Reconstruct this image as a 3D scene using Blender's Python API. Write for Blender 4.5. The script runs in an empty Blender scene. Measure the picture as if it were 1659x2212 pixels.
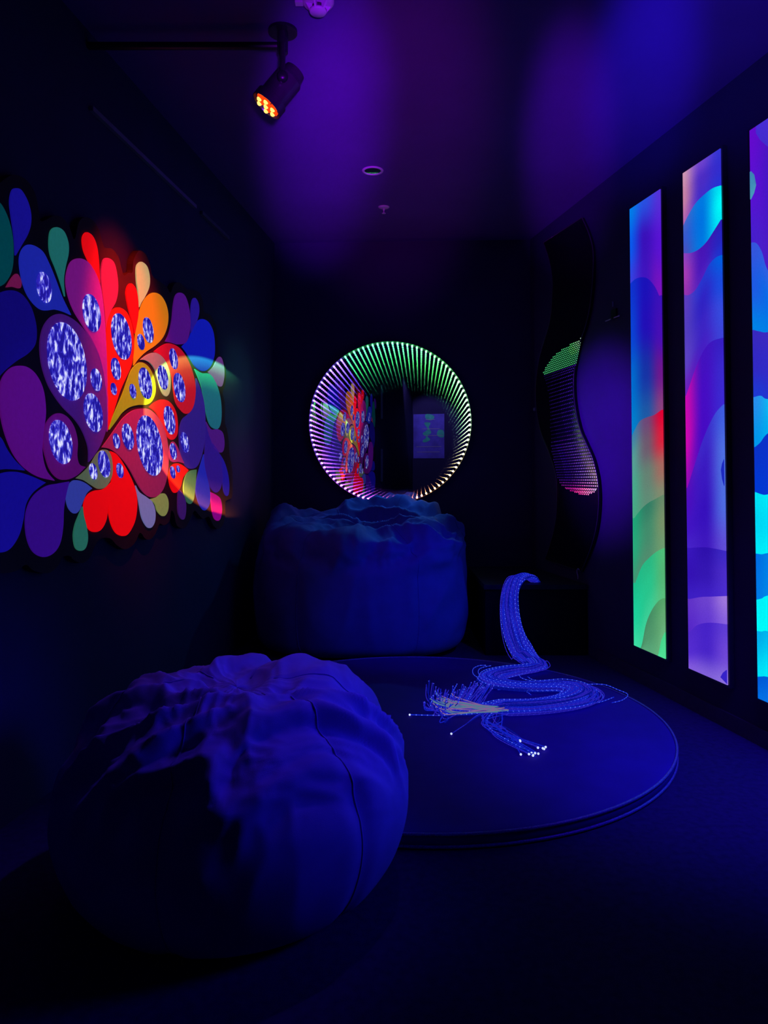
import bpy, bmesh, math, random
from mathutils import Vector, Matrix, noise, geometry
random.seed(7)
scn = bpy.context.scene
col = scn.collection

# ------------------------------------------------------------------ camera
F, PIT, EYE, CX = 1600.0, math.radians(1.7), 1.2, 829.5
CY = 1017 - F * math.tan(PIT)
cam_d = bpy.data.cameras.new('camera')
cam = bpy.data.objects.new('camera', cam_d)
col.objects.link(cam)
cam.location = (0, 0, EYE)
cam.rotation_euler = (math.pi / 2 + PIT, 0, 0)
cam_d.sensor_fit = 'VERTICAL'
cam_d.sensor_height = 36.0
cam_d.lens = F / 2212 * 36.0
cam_d.shift_y = -(1106 - CY) / 2212
cam_d.clip_start = 0.05
scn.camera = cam
EYEV = Vector((0, 0, EYE))


def ray(u, v):
    a = (u - CX) / F
    b = -(v - CY) / F
    return Vector((a, math.cos(PIT) - b * math.sin(PIT), math.sin(PIT) + b * math.cos(PIT)))


def hor(u, v, z):
    d = ray(u, v)
    return EYEV + d * ((z - EYE) / d.z)


def deep(u, v, y):
    d = ray(u, v)
    return EYEV + d * (y / d.y)


# ------------------------------------------------------------------ the room's planes
H = 3.02
REAR = -0.8
DL = Vector((0.11988, 0.99279, 0)).normalized()
NL = Vector((DL.y, -DL.x, 0))                     # left wall, facing the room
PL = Vector((-1.2218, 3.0233, 0))
DR = Vector((-0.195115, 0.98078, 0)).normalized()
NR = Vector((-DR.y, DR.x, 0))                     # right wall, facing the room
PR = Vector((1.3652, 4.6999, 0))
CBL = PL + DL * ((5.88 - PL.y) / DL.y)
CBR = PR + DR * ((5.78 - PR.y) / DR.y)
CRL = PL + DL * ((REAR - PL.y) / DL.y)
CRR = PR + DR * ((REAR - PR.y) / DR.y)
DB = (CBR - CBL).normalized()
NB = Vector((DB.y, -DB.x, 0))                     # back wall, facing the room


def hit(u, v, p, n, off):
    d = ray(u, v)
    q = p + n * off
    return EYEV + d * ((q - EYEV).dot(n) / d.dot(n))


def wl(u, v, off=0.0):        # left wall: (along, up)
    q = hit(u, v, PL, NL, off)
    return ((q - PL).dot(DL), q.z)


def wr(u, v, off=0.0):
    q = hit(u, v, PR, NR, off)
    return ((q - PR).dot(DR), q.z)


def frame_left(s, z, off):
    return PL + DL * s + NL * off + Vector((0, 0, z))


def frame_right(s, z, off):
    return PR + DR * s + NR * off + Vector((0, 0, z))


# ------------------------------------------------------------------ colour and materials
def lin(c):
    return tuple(((x / 255) / 12.92 if x / 255 <= 0.04045 else ((x / 255 + 0.055) / 1.055) ** 2.4) for x in c)


MATS = {}


def principled(name, base, rough=0.6, metal=0.0, emit=None, strength=0.0, nscale=20.0, vary=0.15, bump=0.0, spec=0.5, bscale=None):
    if name in MATS:
        return MATS[name]
    m = bpy.data.materials.new(name)
    m.use_nodes = True
    nt = m.node_tree
    b = nt.nodes['Principled BSDF']
    tc = nt.nodes.new('ShaderNodeTexCoord')
    n = nt.nodes.new('ShaderNodeTexNoise')
    n.inputs['Scale'].default_value = nscale
    n.inputs['Detail'].default_value = 4
    nt.links.new(tc.outputs['Object'], n.inputs['Vector'])
    r = nt.nodes.new('ShaderNodeValToRGB')
    r.color_ramp.elements[0].position = 0.3
    r.color_ramp.elements[1].position = 0.7
    r.color_ramp.elements[0].color = tuple(x * (1 - vary) for x in base) + (1,)
    r.color_ramp.elements[1].color = tuple(min(1, x * (1 + vary)) for x in base) + (1,)
    nt.links.new(n.outputs['Fac'], r.inputs['Fac'])
    nt.links.new(r.outputs['Color'], b.inputs['Base Color'])
    b.inputs['Roughness'].default_value = rough
    b.inputs['Metallic'].default_value = metal
    b.inputs['Specular IOR Level'].default_value = spec
    if emit is not None:
        b.inputs['Emission Color'].default_value = tuple(emit) + (1,)
        b.inputs['Emission Strength'].default_value = strength
    if bump:
        n2 = nt.nodes.new('ShaderNodeTexNoise')
        n2.inputs['Scale'].default_value = bscale or nscale * 6
        n2.inputs['Detail'].default_value = 3
        nt.links.new(tc.outputs['Object'], n2.inputs['Vector'])
        bp = nt.nodes.new('ShaderNodeBump')
        bp.inputs['Strength'].default_value = bump
        bp.inputs['Distance'].default_value = 0.01
        nt.links.new(n2.outputs['Fac'], bp.inputs['Height'])
        nt.links.new(bp.outputs['Normal'], b.inputs['Normal'])
    MATS[name] = m
    return m


def emission(name, c, s=1.0, sampling=None):
    if name in MATS:
        return MATS[name]
    m = bpy.data.materials.new(name)
    m.use_nodes = True
    nt = m.node_tree
    nt.nodes.clear()
    o = nt.nodes.new('ShaderNodeOutputMaterial')
    e = nt.nodes.new('ShaderNodeEmission')
    e.inputs['Color'].default_value = tuple(c) + (1,)
    e.inputs['Strength'].default_value = s
    nt.links.new(e.outputs[0], o.inputs['Surface'])
    if sampling:
        m.cycles.emission_sampling = sampling
    MATS[name] = m
    return m


# ------------------------------------------------------------------ mesh helpers
def link(name, bm, mat, parent=None, smooth=False):
    me = bpy.data.meshes.new(name)
    bmesh.ops.recalc_face_normals(bm, faces=bm.faces[:])
    if smooth:
        for f in bm.faces:
            f.smooth = True
    bm.to_mesh(me)
    bm.free()
    me.materials.append(mat)
    o = bpy.data.objects.new(name, me)
    col.objects.link(o)
    if parent is not None:
        o.parent = parent
        o.matrix_parent_inverse = parent_inverse(parent)
    return o


def parent_inverse(p):
    m = Matrix.Identity(4)
    chain = []
    while p is not None:
        chain.append(p)
        p = p.parent
    for q in reversed(chain):
        m = m @ (q.matrix_parent_inverse if q.parent else Matrix.Identity(4)) @ Matrix.LocRotScale(q.location, q.rotation_euler, q.scale)
    return m.inverted()


def tag(o, label=None, cat=None, group=None, kind=None):
    for k, v in (('label', label), ('category', cat), ('group', group), ('kind', kind)):
        if v:
            o[k] = v
    return o


def thing(name, loc, label, cat, group=None):
    o = bpy.data.objects.new(name, None)
    o.empty_display_size = 0.1
    col.objects.link(o)
    o.location = loc
    return tag(o, label, cat, group)


def box(bm, o, ax, ay, az):
    """box from corner o spanned by three vectors"""
    v = [bm.verts.new(o + ax * i + ay * j + az * k) for i in (0, 1) for j in (0, 1) for k in (0, 1)]
    for q in ((0, 1, 3, 2), (4, 6, 7, 5), (0, 4, 5, 1), (2, 3, 7, 6), (0, 2, 6, 4), (1, 5, 7, 3)):
        bm.faces.new([v[i] for i in q])


def basis(d):
    d = d.normalized()
    a = d.orthogonal().normalized()
    return a, d.cross(a)


def tube(bm, pts, rad, n=8, cap=True, lay=None):
    pts = [Vector(p) for p in pts]
    rings = []
    a = None
    dist = 0
    for i, p in enumerate(pts):
        d = (pts[min(i + 1, len(pts) - 1)] - pts[max(i - 1, 0)])
        if d.length < 1e-9:
            d = Vector((0, 0, 1))
        d.normalize()
        if a is None:
            a = d.orthogonal().normalized()
        else:
            a = (a - d * a.dot(d))
            a = a.normalized() if a.length > 1e-6 else d.orthogonal().normalized()
        b = d.cross(a)
        if i:
            dist += (p - pts[i - 1]).length
        r = rad[i] if isinstance(rad, (list, tuple)) else rad
        ring = [bm.verts.new(p + (a * math.cos(2 * math.pi * k / n) + b * math.sin(2 * math.pi * k / n)) * r) for k in range(n)]
        if lay:
            for w in ring:
                w[lay] = dist
        rings.append(ring)
    for r0, r1 in zip(rings, rings[1:]):
        for k in range(n):
            bm.faces.new((r0[k], r0[(k + 1) % n], r1[(k + 1) % n], r1[k]))
    if cap:
        bm.faces.new(rings[0][::-1])
        bm.faces.new(rings[-1])


def lathe(bm, prof, o, ax, n=32, closed=False):
    """profile [(radius, along)] turned about axis ax through o"""
    a, b = basis(ax)
    ax = ax.normalized()
    rings = []
    for r, h in prof:
        if r < 1e-6:
            rings.append([bm.verts.new(o + ax * h)])
        else:
            rings.append([bm.verts.new(o + ax * h + (a * math.cos(2 * math.pi * k / n) + b * math.sin(2 * math.pi * k / n)) * r) for k in range(n)])
    pairs = list(zip(rings, rings[1:]))
    if closed:
        pairs.append((rings[-1], rings[0]))
    for r0, r1 in pairs:
        for k in range(n):
            k2 = (k + 1) % n
            if len(r0) == 1 and len(r1) == 1:
                continue
            if len(r0) == 1:
                bm.faces.new((r0[0], r1[k2], r1[k]))
            elif len(r1) == 1:
                bm.faces.new((r0[k], r0[k2], r1[0]))
            else:
                bm.faces.new((r0[k], r0[k2], r1[k2], r1[k]))


def catmull(pts, n=6, closed=False, corner=None):
    """smooth a polyline; corner = index kept sharp when closed"""
    P = [tuple(p) for p in pts]
    if closed and corner is not None:
        P = P[corner:] + P[:corner] + [P[corner]]
        closed = False
        out = catmull(P, n)
        return out[:-1]
    m = len(P)
    out = []
    rng = range(m) if closed else range(m - 1)
    for i in rng:
        if closed:
            p0, p1, p2, p3 = P[(i - 1) % m], P[i], P[(i + 1) % m], P[(i + 2) % m]
        else:
            p0, p1, p2, p3 = P[max(i - 1, 0)], P[i], P[i + 1], P[min(i + 2, m - 1)]
        for k in range(n):
            t = k / n
            out.append(tuple(0.5 * ((2 * b) + (-a + c) * t + (2 * a - 5 * b + 4 * c - d) * t * t + (-a + 3 * b - 3 * c + d) * t ** 3)
                             for a, b, c, d in zip(p0, p1, p2, p3)))
    if not closed:
        out.append(P[-1])
    return out


def slab(bm, outline, place, z0, z1):
    """flat shape with thickness: outline in wall coordinates, place(s, z, off)"""
    lo = [bm.verts.new(place(s, z, z0)) for s, z in outline]
    hi = [bm.verts.new(place(s, z, z1)) for s, z in outline]
    n = len(outline)
    tri = geometry.tessellate_polygon([[Vector((s, z, 0)) for s, z in outline]])
    for t in tri:
        try:
            bm.faces.new([hi[i] for i in t])
        except ValueError:
            pass
    for k in range(n):
        bm.faces.new((lo[k], lo[(k + 1) % n], hi[(k + 1) % n], hi[k]))
    for t in tri:
        try:
            bm.faces.new([lo[i] for i in reversed(t)])
        except ValueError:
            pass


# ------------------------------------------------------------------ room shell
wall_m = principled('black_wall_paint', (0.03, 0.022, 0.10), 0.75, nscale=3, vary=0.1, bump=0.06, spec=0.25)
ceil_m = principled('dark_ceiling_paint', (0.10, 0.04, 0.26), 0.85, nscale=2, vary=0.06, bump=0.03, spec=0.1)
floor_m = principled('dark_blue_carpet', (0.03, 0.015, 0.11), 0.95, nscale=40, vary=0.2, bump=0.3, bscale=400, spec=0.1)
trim_m = principled('dark_metal_trim', (0.25, 0.25, 0.3), 0.35, 0.4, nscale=8)

T = 0.12
UP = Vector((0, 0, 1))


def struct(name, bm, m):
    return tag(link(name, bm, m), kind='structure')


for name, p0, p1, n in (('wall_left', CRL, CBL, NL), ('wall_right', CRR, CBR, NR), ('wall_back', CBL, CBR, NB), ('wall_rear', CRL, CRR, Vector((0, 1, 0)))):
    bm = bmesh.new()
    d = (p1 - p0)
    e = d.normalized() * T
    box(bm, p0 - e, d + e * 2, -n * T, UP * H)
    struct(name, bm, wall_m)
bm = bmesh.new()
box(bm, Vector((-2.1, REAR - T, -0.1)), Vector((5.1, 0, 0)), Vector((0, 7.1, 0)), UP * 0.1)
struct('floor', bm, floor_m)
bm = bmesh.new()
box(bm, Vector((-2.1, REAR - T, H)), Vector((5.1, 0, 0)), Vector((0, 7.1, 0)), UP * 0.1)
struct('ceiling', bm, ceil_m)

# slim metal strip high on the left wall
bm = bmesh.new()
s0, s1 = wl(192, 234)[0], wl(418, 447)[0]
box(bm, frame_left(s0, 2.69, 0.001), DL * (s1 - s0), NL * 0.018, UP * 0.02)
struct('trim_1', bm, trim_m)
bm = bmesh.new()
s2, s3 = wl(431, 459)[0], wl(490, 518)[0]
box(bm, frame_left(s2, 2.69, 0.001), DL * (s3 - s2), NL * 0.018, UP * 0.02)
struct('trim_2', bm, principled('dark_matt_trim', (0.08, 0.08, 0.12), 0.5))
bm = bmesh.new()
box(bm, PR + DR * 0.02 + NR * 0.001, DR * -3.2, NR * 0.012, UP * 0.075)
struct('baseboard_right', bm, principled('dark_baseboard', (0.05, 0.05, 0.09), 0.45))

# ------------------------------------------------------------------ mural of coloured petals on the left wall
Z = 1659 / 520.0


def A(p):
    return (p[0] / Z, p[1] / Z + 360)


def B(p):
    return (p[0] / Z, p[1] / Z + 740)


BOARD = [A(p) for p in [(-250, 150), (-160, 40), (-60, 60), (-20, 120), (40, 80), (100, 55), (180, 90), (240, 180), (265, 290), (278, 370), (310, 370), (370, 338), (430, 350), (480, 420), (505, 495), (522, 480), (545, 380), (590, 348), (640, 370), (680, 430), (700, 500), (722, 558), (770, 565), (815, 620), (835, 690), (855, 750), (885, 730), (913, 727), (920, 650), (945, 592), (970, 578), (1010, 610), (1035, 680), (1050, 750), (1100, 790), (1150, 830), (1175, 870), (1200, 810), (1240, 800), (1290, 845), (1330, 850), (1375, 870), (1398, 930), (1405, 1000), (1450, 1025), (1485, 1090), (1500, 1180), (1508, 1285), (1540, 1325), (1558, 1420)]]
BOARD += [B(p) for p in [(1552, 290), (1535, 345), (1550, 420), (1550, 550), (1565, 600), (1576, 680), (1582, 770), (1600, 870), (1604, 990), (1597, 1070), (1555, 1095), (1552, 1180), (1540, 1250), (1505, 1285), (1470, 1260), (1440, 1200), (1400, 1215), (1365, 1180), (1340, 1160), (1305, 1230), (1270, 1280), (1220, 1260), (1200, 1180), (1180, 1160), (1168, 1230), (1130, 1260), (1100, 1250), (1075, 1310), (1040, 1355), (1000, 1350), (965, 1310), (930, 1380), (870, 1425), (810, 1400), (760, 1350), (700, 1350), (660, 1390), (620, 1480), (570, 1520), (510, 1500), (480, 1470), (430, 1480), (400, 1540), (330, 1590), (230, 1570), (180, 1530), (120, 1570), (20, 1590), (-120, 1560), (-250, 1400), (-270, 1000), (-230, 700), (-280, 400)]]
BOARD += [A(p) for p in [(-300, 1300), (-280, 900), (-300, 500)]]

# (colour word, sRGB colour, crop, outline with the tip first, [discs: cx, cy, rx, ry])
PETALS = [
    ('dark teal', (0, 58, 52), A, [(-120, 880), (-150, 600), (-110, 350), (-50, 240), (0, 250), (50, 340), (83, 460), (93, 600), (80, 720), (40, 795), (0, 825), (-60, 850)], []),
    ('deep blue', (20, 14, 132), A, [(108, 612), (100, 480), (80, 340), (70, 240), (85, 165), (115, 148), (150, 165), (190, 235), (213, 320), (212, 400), (190, 470), (150, 540)], []),
    ('blue', (26, 36, 160), A, [(490, 1022), (440, 1000), (380, 985), (300, 990), (240, 950), (185, 870), (150, 760), (137, 640), (160, 565), (210, 537), (290, 580), (340, 670), (385, 780), (430, 900)], [(303, 832, 48, 106)]),
    ('teal', (26, 100, 88), A, [(448, 895), (420, 800), (385, 700), (350, 610), (340, 530), (350, 445), (390, 417), (440, 445), (470, 520), (472, 600), (452, 690), (440, 780)], []),
    ('bright red', (235, 8, 14), A, [(688, 800), (655, 730), (610, 650), (577, 570), (570, 490), (597, 452), (640, 480), (668, 550), (680, 640), (685, 720)], []),
    ('magenta and red', (112, 18, 112), A, [(740, 1827), (735, 1650), (720, 1470), (690, 1325), (640, 1205), (570, 1090), (510, 990), (470, 880), (457, 770), (485, 665), (540, 632), (600, 652), (650, 715), (685, 800), (705, 900), (720, 1050), (730, 1200), (738, 1400), (744, 1650)], [(631, 1008, 59, 130)]),
    ('crimson', (170, 22, 62), A, [(728, 1120), (722, 1000), (705, 860), (696, 745), (710, 650), (740, 629), (785, 660), (808, 750), (813, 850), (798, 930), (765, 990), (742, 1050)], []),
    ('bright red', (235, 5, 8), A, [(930, 1150), (905, 1050), (880, 950), (869, 870), (883, 818), (908, 806), (940, 850), (953, 930), (953, 1020), (942, 1090)], []),
    ('pale green', (148, 172, 112), A, [(962, 968), (955, 880), (942, 790), (940, 700), (955, 665), (980, 657), (1015, 690), (1032, 760), (1028, 830), (1000, 895), (975, 935)], []),
    ('red orange', (235, 18, 5), A, [(742, 1820), (740, 1650), (736, 1500), (734, 1350), (732, 1200), (738, 1090), (762, 1005), (812, 970), (870, 1000), (905, 1080), (922, 1180), (921, 1280), (905, 1370), (870, 1450), (830, 1540), (795, 1650)], [(836, 1170, 66, 160), (798, 1393, 31, 76), (783, 1532, 18, 42)]),
    ('orange', (205, 118, 12), A, [(922, 1370), (930, 1250), (938, 1130), (955, 1030), (985, 940), (1025, 885), (1065, 868), (1110, 890), (1145, 950), (1160, 1030), (1150, 1110), (1120, 1180), (1070, 1232), (1000, 1280), (950, 1330)], [(1021, 1126, 33, 88), (971, 1208, 22, 55)]),
    ('purple', (72, 12, 108), A, [(1140, 1205), (1165, 1150), (1185, 1060), (1195, 960), (1210, 890), (1240, 868), (1275, 890), (1300, 960), (1312, 1060), (1305, 1150), (1280, 1212), (1230, 1225), (1180, 1212)], []),
    ('indigo', (36, 18, 128), A, [(1318, 1145), (1316, 1050), (1318, 960), (1330, 912), (1350, 908), (1370, 950), (1372, 1010), (1355, 1070), (1335, 1112)], []),
    ('royal blue', (12, 22, 168), A, [(1255, 1240), (1300, 1190), (1325, 1125), (1355, 1072), (1395, 1050), (1440, 1075), (1470, 1140), (1480, 1220), (1478, 1300), (1455, 1370), (1420, 1405), (1385, 1405), (1345, 1375), (1310, 1320), (1282, 1275)], []),
    ('dusky purple', (95, 45, 110), A, [(1435, 1415), (1470, 1380), (1495, 1330), (1515, 1310), (1532, 1330), (1545, 1390), (1545, 1450), (1533, 1505), (1515, 1515), (1490, 1492), (1465, 1450)], []),
    ('red', (190, 10, 34), B, [(1062, 62), (1110, 25), (1160, 5), (1220, 25), (1265, 70), (1305, 140), (1335, 230), (1348, 320), (1338, 420), (1312, 475), (1280, 490), (1245, 462), (1212, 410), (1197, 330), (1187, 240), (1165, 170), (1125, 100)], [(1196, 112, 26, 72), (1236, 310, 37, 101)]),
    ('grey', (100, 96, 92), B, [(970, 118), (1020, 82), (1070, 70), (1120, 100), (1155, 160), (1175, 240), (1172, 330), (1150, 370), (1125, 355), (1105, 310), (1090, 250), (1070, 190), (1040, 145), (1005, 122)], [(1122, 240, 33, 83)]),
    ('lime green', (112, 132, 14), B, [(755, 600), (770, 540), (810, 440), (850, 345), (880, 260), (910, 185), (960, 138), (1005, 150), (1042, 195), (1067, 265), (1072, 340), (1050, 400), (1010, 428), (950, 430), (890, 447), (840, 485), (800, 540)], [(1001, 280, 43, 108), (915, 335, 20, 50)]),
    ('maroon', (118, 24, 66), B, [(705, 722), (750, 660), (800, 588), (850, 520), (910, 472), (970, 455), (1030, 462), (1085, 510), (1130, 590), (1155, 690), (1162, 800), (1152, 920), (1125, 1010), (1080, 1060), (1030, 1062), (980, 1020), (940, 955), (900, 880), (860, 820), (810, 765), (760, 732)], [(1031, 710, 86, 208), (881, 648, 38, 90), (802, 678, 22, 52)]),
    ('scarlet', (200, 8, 26), B, [(1030, 445), (1070, 410), (1120, 392), (1170, 410), (1210, 470), (1225, 550), (1222, 630), (1195, 668), (1165, 660), (1135, 610), (1110, 540), (1075, 482)], [(1168, 535, 36, 98)]),
    ('crimson', (120, 20, 80), B, [(1270, 832), (1250, 790), (1232, 740), (1212, 700), (1190, 683), (1172, 720), (1170, 790), (1188, 822), (1230, 822)], [(1194, 750, 21, 56)]),
    ('violet', (38, 18, 112), B, [(1352, 245), (1368, 280), (1392, 350), (1410, 440), (1416, 560), (1410, 680), (1390, 780), (1360, 850), (1320, 870), (1280, 850), (1250, 780), (1238, 690), (1238, 600), (1258, 530), (1300, 492), (1335, 440), (1350, 340)], [(1273, 688, 25, 70)]),
    ('teal', (20, 88, 100), B, [(1342, 182), (1390, 210), (1440, 215), (1480, 260), (1510, 340), (1525, 430), (1525, 530), (1510, 585), (1485, 595), (1450, 570), (1425, 500), (1408, 400), (1385, 290)], []),
    ('purple', (62, 14, 102), B, [(1420, 545), (1455, 598), (1500, 597), (1535, 622), (1547, 690), (1540, 742), (1520, 758), (1485, 740), (1450, 670)], []),
    ('indigo', (34, 12, 112), B, [(1420, 565), (1440, 640), (1470, 700), (1505, 750), (1527, 820), (1537, 900), (1525, 990), (1500, 1030), (1475, 1027), (1443, 980), (1420, 900), (1412, 800), (1415, 680)], []),
    ('deep blue', (24, 14, 128), B, [(1513, 765), (1545, 820), (1570, 900), (1580, 980), (1575, 1045), (1558, 1055), (1540, 1010), (1533, 900)], []),
    ('royal blue', (24, 30, 160), B, [(1405, 770), (1410, 850), (1430, 940), (1448, 1030), (1445, 1110), (1420, 1153), (1395, 1147), (1365, 1090), (1350, 1010), (1368, 900)], []),
    ('magenta', (128, 0, 116), B, [(1450, 1030), (1490, 1050), (1520, 1080), (1530, 1150), (1520, 1210), (1500, 1228), (1475, 1205), (1460, 1140)], []),
    ('bright red', (235, 5, 10), B, [(1300, 880), (1260, 847), (1220, 832), (1185, 850), (1165, 910), (1172, 980), (1195, 1030), (1220, 1030), (1245, 990), (1262, 930)], [(1190, 895, 16, 42), (1227, 871, 10, 24)]),
    ('green', (42, 86, 54), B, [(1355, 875), (1310, 885), (1280, 920), (1265, 1000), (1280, 1080), (1310, 1112), (1335, 1080), (1347, 980)], []),
    ('dull purple', (46, 14, 72), B, [(1230, 1010), (1225, 1090), (1228, 1170), (1250, 1215), (1272, 1212), (1283, 1150), (1277, 1080), (1252, 1030)], []),
    ('yellow green', (112, 126, 62), B, [(1035, 1080), (1080, 1066), (1110, 1042), (1140, 1045), (1160, 1090), (1159, 1150), (1140, 1190), (1115, 1193), (1085, 1160), (1068, 1110)], []),
    ('lavender', (104, 104, 158), B, [(935, 985), (960, 1030), (1010, 1065), (1050, 1100), (1070, 1160), (1068, 1230), (1045, 1273), (1015, 1270), (980, 1210), (962, 1120), (950, 1050)], []),
    ('bright red', (235, 4, 8), B, [(760, 748), (800, 768), (840, 818), (880, 888), (915, 960), (940, 1040), (945, 1130), (930, 1230), (890, 1310), (850, 1333), (800, 1310), (765, 1240), (750, 1150), (755, 1050), (772, 940), (777, 850)], [(826, 882, 22, 51)]),
    ('bright red', (235, 4, 8), B, [(767, 965), (756, 1060), (745, 1150), (730, 1230), (695, 1290), (650, 1305), (610, 1280), (582, 1200), (580, 1110), (605, 1052), (650, 1022), (715, 1010)], []),
    ('olive', (78, 92, 62), B, [(527, 935), (570, 900), (620, 848), (670, 767), (710, 738), (750, 750), (772, 810), (776, 890), (760, 950), (725, 997), (680, 1008), (630, 980), (580, 948)], [(717, 837, 38, 92), (642, 888, 25, 56)]),
    ('slate blue', (48, 58, 150), B, [(635, 1005), (590, 970), (540, 950), (500, 955), (470, 1000), (459, 1070), (475, 1140), (515, 1178), (550, 1150), (578, 1080), (600, 1035)], []),
    ('sea green', (34, 98, 76), B, [(570, 1130), (545, 1190), (520, 1255), (508, 1330), (520, 1410), (555, 1435), (590, 1415), (606, 1350), (597, 1270), (578, 1195)], []),
    ('purple', (48, 8, 118), B, [(478, 958), (400, 972), (320, 990), (240, 1050), (195, 1130), (178, 1230), (190, 1350), (230, 1440), (300, 1478), (370, 1450), (415, 1380), (435, 1270), (440, 1150), (455, 1050)], []),
    ('dark blue', (17, 9, 132), B, [(315, 965), (230, 1030), (180, 1110), (160, 1220), (130, 1330), (70, 1420), (0, 1447), (-90, 1430), (-170, 1300), (-190, 1120), (-130, 970), (0, 905), (100, 890), (200, 915)], []),
    ('plum', (82, 8, 108), B, [(378, 952), (320, 880), (292, 760), (300, 620), (316, 480), (300, 330), (250, 222), (180, 166), (100, 165), (40, 212), (5, 290), (0, 420), (20, 560), (60, 690), (110, 790), (180, 870), (270, 925)], []),
    ('dark magenta', (80, 8, 82), B, [(590, 857), (548, 840), (532, 780), (535, 680), (510, 580), (460, 510), (400, 487), (345, 520), (310, 590), (300, 700), (320, 800), (350, 880), (400, 935), (460, 945), (530, 915)], [(418, 685, 77, 152)]),
    ('dark violet', (56, 16, 92), B, [(612, 824), (612, 740), (595, 670), (560, 590), (510, 520), (440, 450), (380, 370), (330, 280), (290, 150), (278, 20), (295, -90), (340, -165), (400, -197), (460, -185), (530, -140), (600, -60), (660, 50), (705, 200), (732, 350), (735, 500), (730, 600), (700, 690), (655, 770)], [(460, 130, 132, 270), (663, 256, 36, 77), (642, 483, 62, 133)]),
    ('dark blue', (14, 6, 98), A, [(-20, 1480), (0, 1440), (50, 1390), (120, 1335), (190, 1290), (240, 1230), (253, 1150), (243, 1060), (210, 960), (150, 880), (80, 852), (0, 870), (-70, 920), (-120, 1050), (-120, 1250), (-60, 1420)], []),
    ('dark crimson', (105, 18, 64), A, [(45, 832), (80, 772), (115, 738), (140, 770), (148, 810), (135, 838), (90, 828)], []),
    ('navy blue', (15, 9, 124), B, [(172, 882), (160, 868), (100, 808), (50, 738), (5, 655), (-60, 620), (-130, 700), (-130, 820), (-60, 875), (40, 872), (110, 875)], []),
    ('dark plum', (40, 8, 90), A, [(-190, 330), (-230, 200), (-190, 100), (-110, 90), (-60, 160), (-80, 240), (-140, 290)], []),
]


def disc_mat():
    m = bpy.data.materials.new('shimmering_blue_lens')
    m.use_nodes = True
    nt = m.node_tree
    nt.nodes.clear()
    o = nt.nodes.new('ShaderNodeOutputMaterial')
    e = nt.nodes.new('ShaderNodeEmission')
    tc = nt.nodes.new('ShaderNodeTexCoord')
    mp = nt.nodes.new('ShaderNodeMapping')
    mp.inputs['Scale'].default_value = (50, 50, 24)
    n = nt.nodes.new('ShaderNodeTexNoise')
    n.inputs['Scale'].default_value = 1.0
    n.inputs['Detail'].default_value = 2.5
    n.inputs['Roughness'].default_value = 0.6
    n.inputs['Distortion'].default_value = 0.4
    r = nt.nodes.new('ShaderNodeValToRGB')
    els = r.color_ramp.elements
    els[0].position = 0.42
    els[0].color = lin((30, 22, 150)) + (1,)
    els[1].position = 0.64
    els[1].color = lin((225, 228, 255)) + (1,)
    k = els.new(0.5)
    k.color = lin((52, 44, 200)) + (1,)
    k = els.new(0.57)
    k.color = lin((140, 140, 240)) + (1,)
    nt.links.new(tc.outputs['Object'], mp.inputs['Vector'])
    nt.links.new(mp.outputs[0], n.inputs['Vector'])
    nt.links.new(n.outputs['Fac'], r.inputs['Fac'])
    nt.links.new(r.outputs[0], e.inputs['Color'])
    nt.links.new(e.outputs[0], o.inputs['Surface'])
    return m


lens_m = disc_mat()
sC = wl(240, 900)
mural = thing('petal_mural', frame_left(sC[0], sC[1], 0.0), 'large black wall panel of glowing coloured petals and shimmering round lenses on the left wall', 'wall art')
board_m = principled('black_mural_board', (0.08, 0.045, 0.05), 0.75, nscale=6, spec=0.08)
bm = bmesh.new()
slab(bm, [wl(u, v, 0.03) for u, v in catmull(BOARD, 4, True)], frame_left, 0.001, 0.03)
link('board', bm, board_m, mural)
ring_m = principled('lens_rim', (0.05, 0.04, 0.12), 0.3)
for i, (word, c, crop, pts, discs) in enumerate(PETALS):
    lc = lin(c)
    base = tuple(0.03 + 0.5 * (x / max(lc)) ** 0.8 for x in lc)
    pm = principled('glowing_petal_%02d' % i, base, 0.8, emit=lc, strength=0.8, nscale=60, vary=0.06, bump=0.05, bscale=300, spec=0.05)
    out = [wl(*crop(p), 0.035) for p in catmull(pts, 6, True, 0)]
    bm = bmesh.new()
    slab(bm, out, frame_left, 0.0302, 0.036)
    pt = link('petal', bm, pm, mural)
    pt['label'] = '%s petal%s' % (word, '' if not discs else ' holding one round lens' if len(discs) == 1 else ' holding %s round lenses' % ('two' if len(discs) == 2 else 'three'))
    for cx, cy, rx, ry in discs:
        # round lens set into the petal, leaning a little as in the photo
        cu, cv = crop((cx, cy))
        circ = []
        for k in range(40):
            t_ = 2 * math.pi * k / 40
            circ.append(wl(cu + (rx * 0.97 * math.cos(t_) - 0.15 * ry * math.sin(t_)) / Z, cv - ry * math.sin(t_) / Z, 0.038))
        bm = bmesh.new()
        slab(bm, circ, frame_left, 0.0362, 0.041)
        d = link('lens', bm, lens_m, pt)

# ------------------------------------------------------------------ three colour-changing light panels on the right wall
ZC, ZD = 2212 / 640.0, 2212 / 660.0


def C6(x, y):
    return (1300 + x / ZC, 240 + y / ZC)


def C7(x, y):
    return (1300 + x / ZD, 860 + y / ZD)


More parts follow.
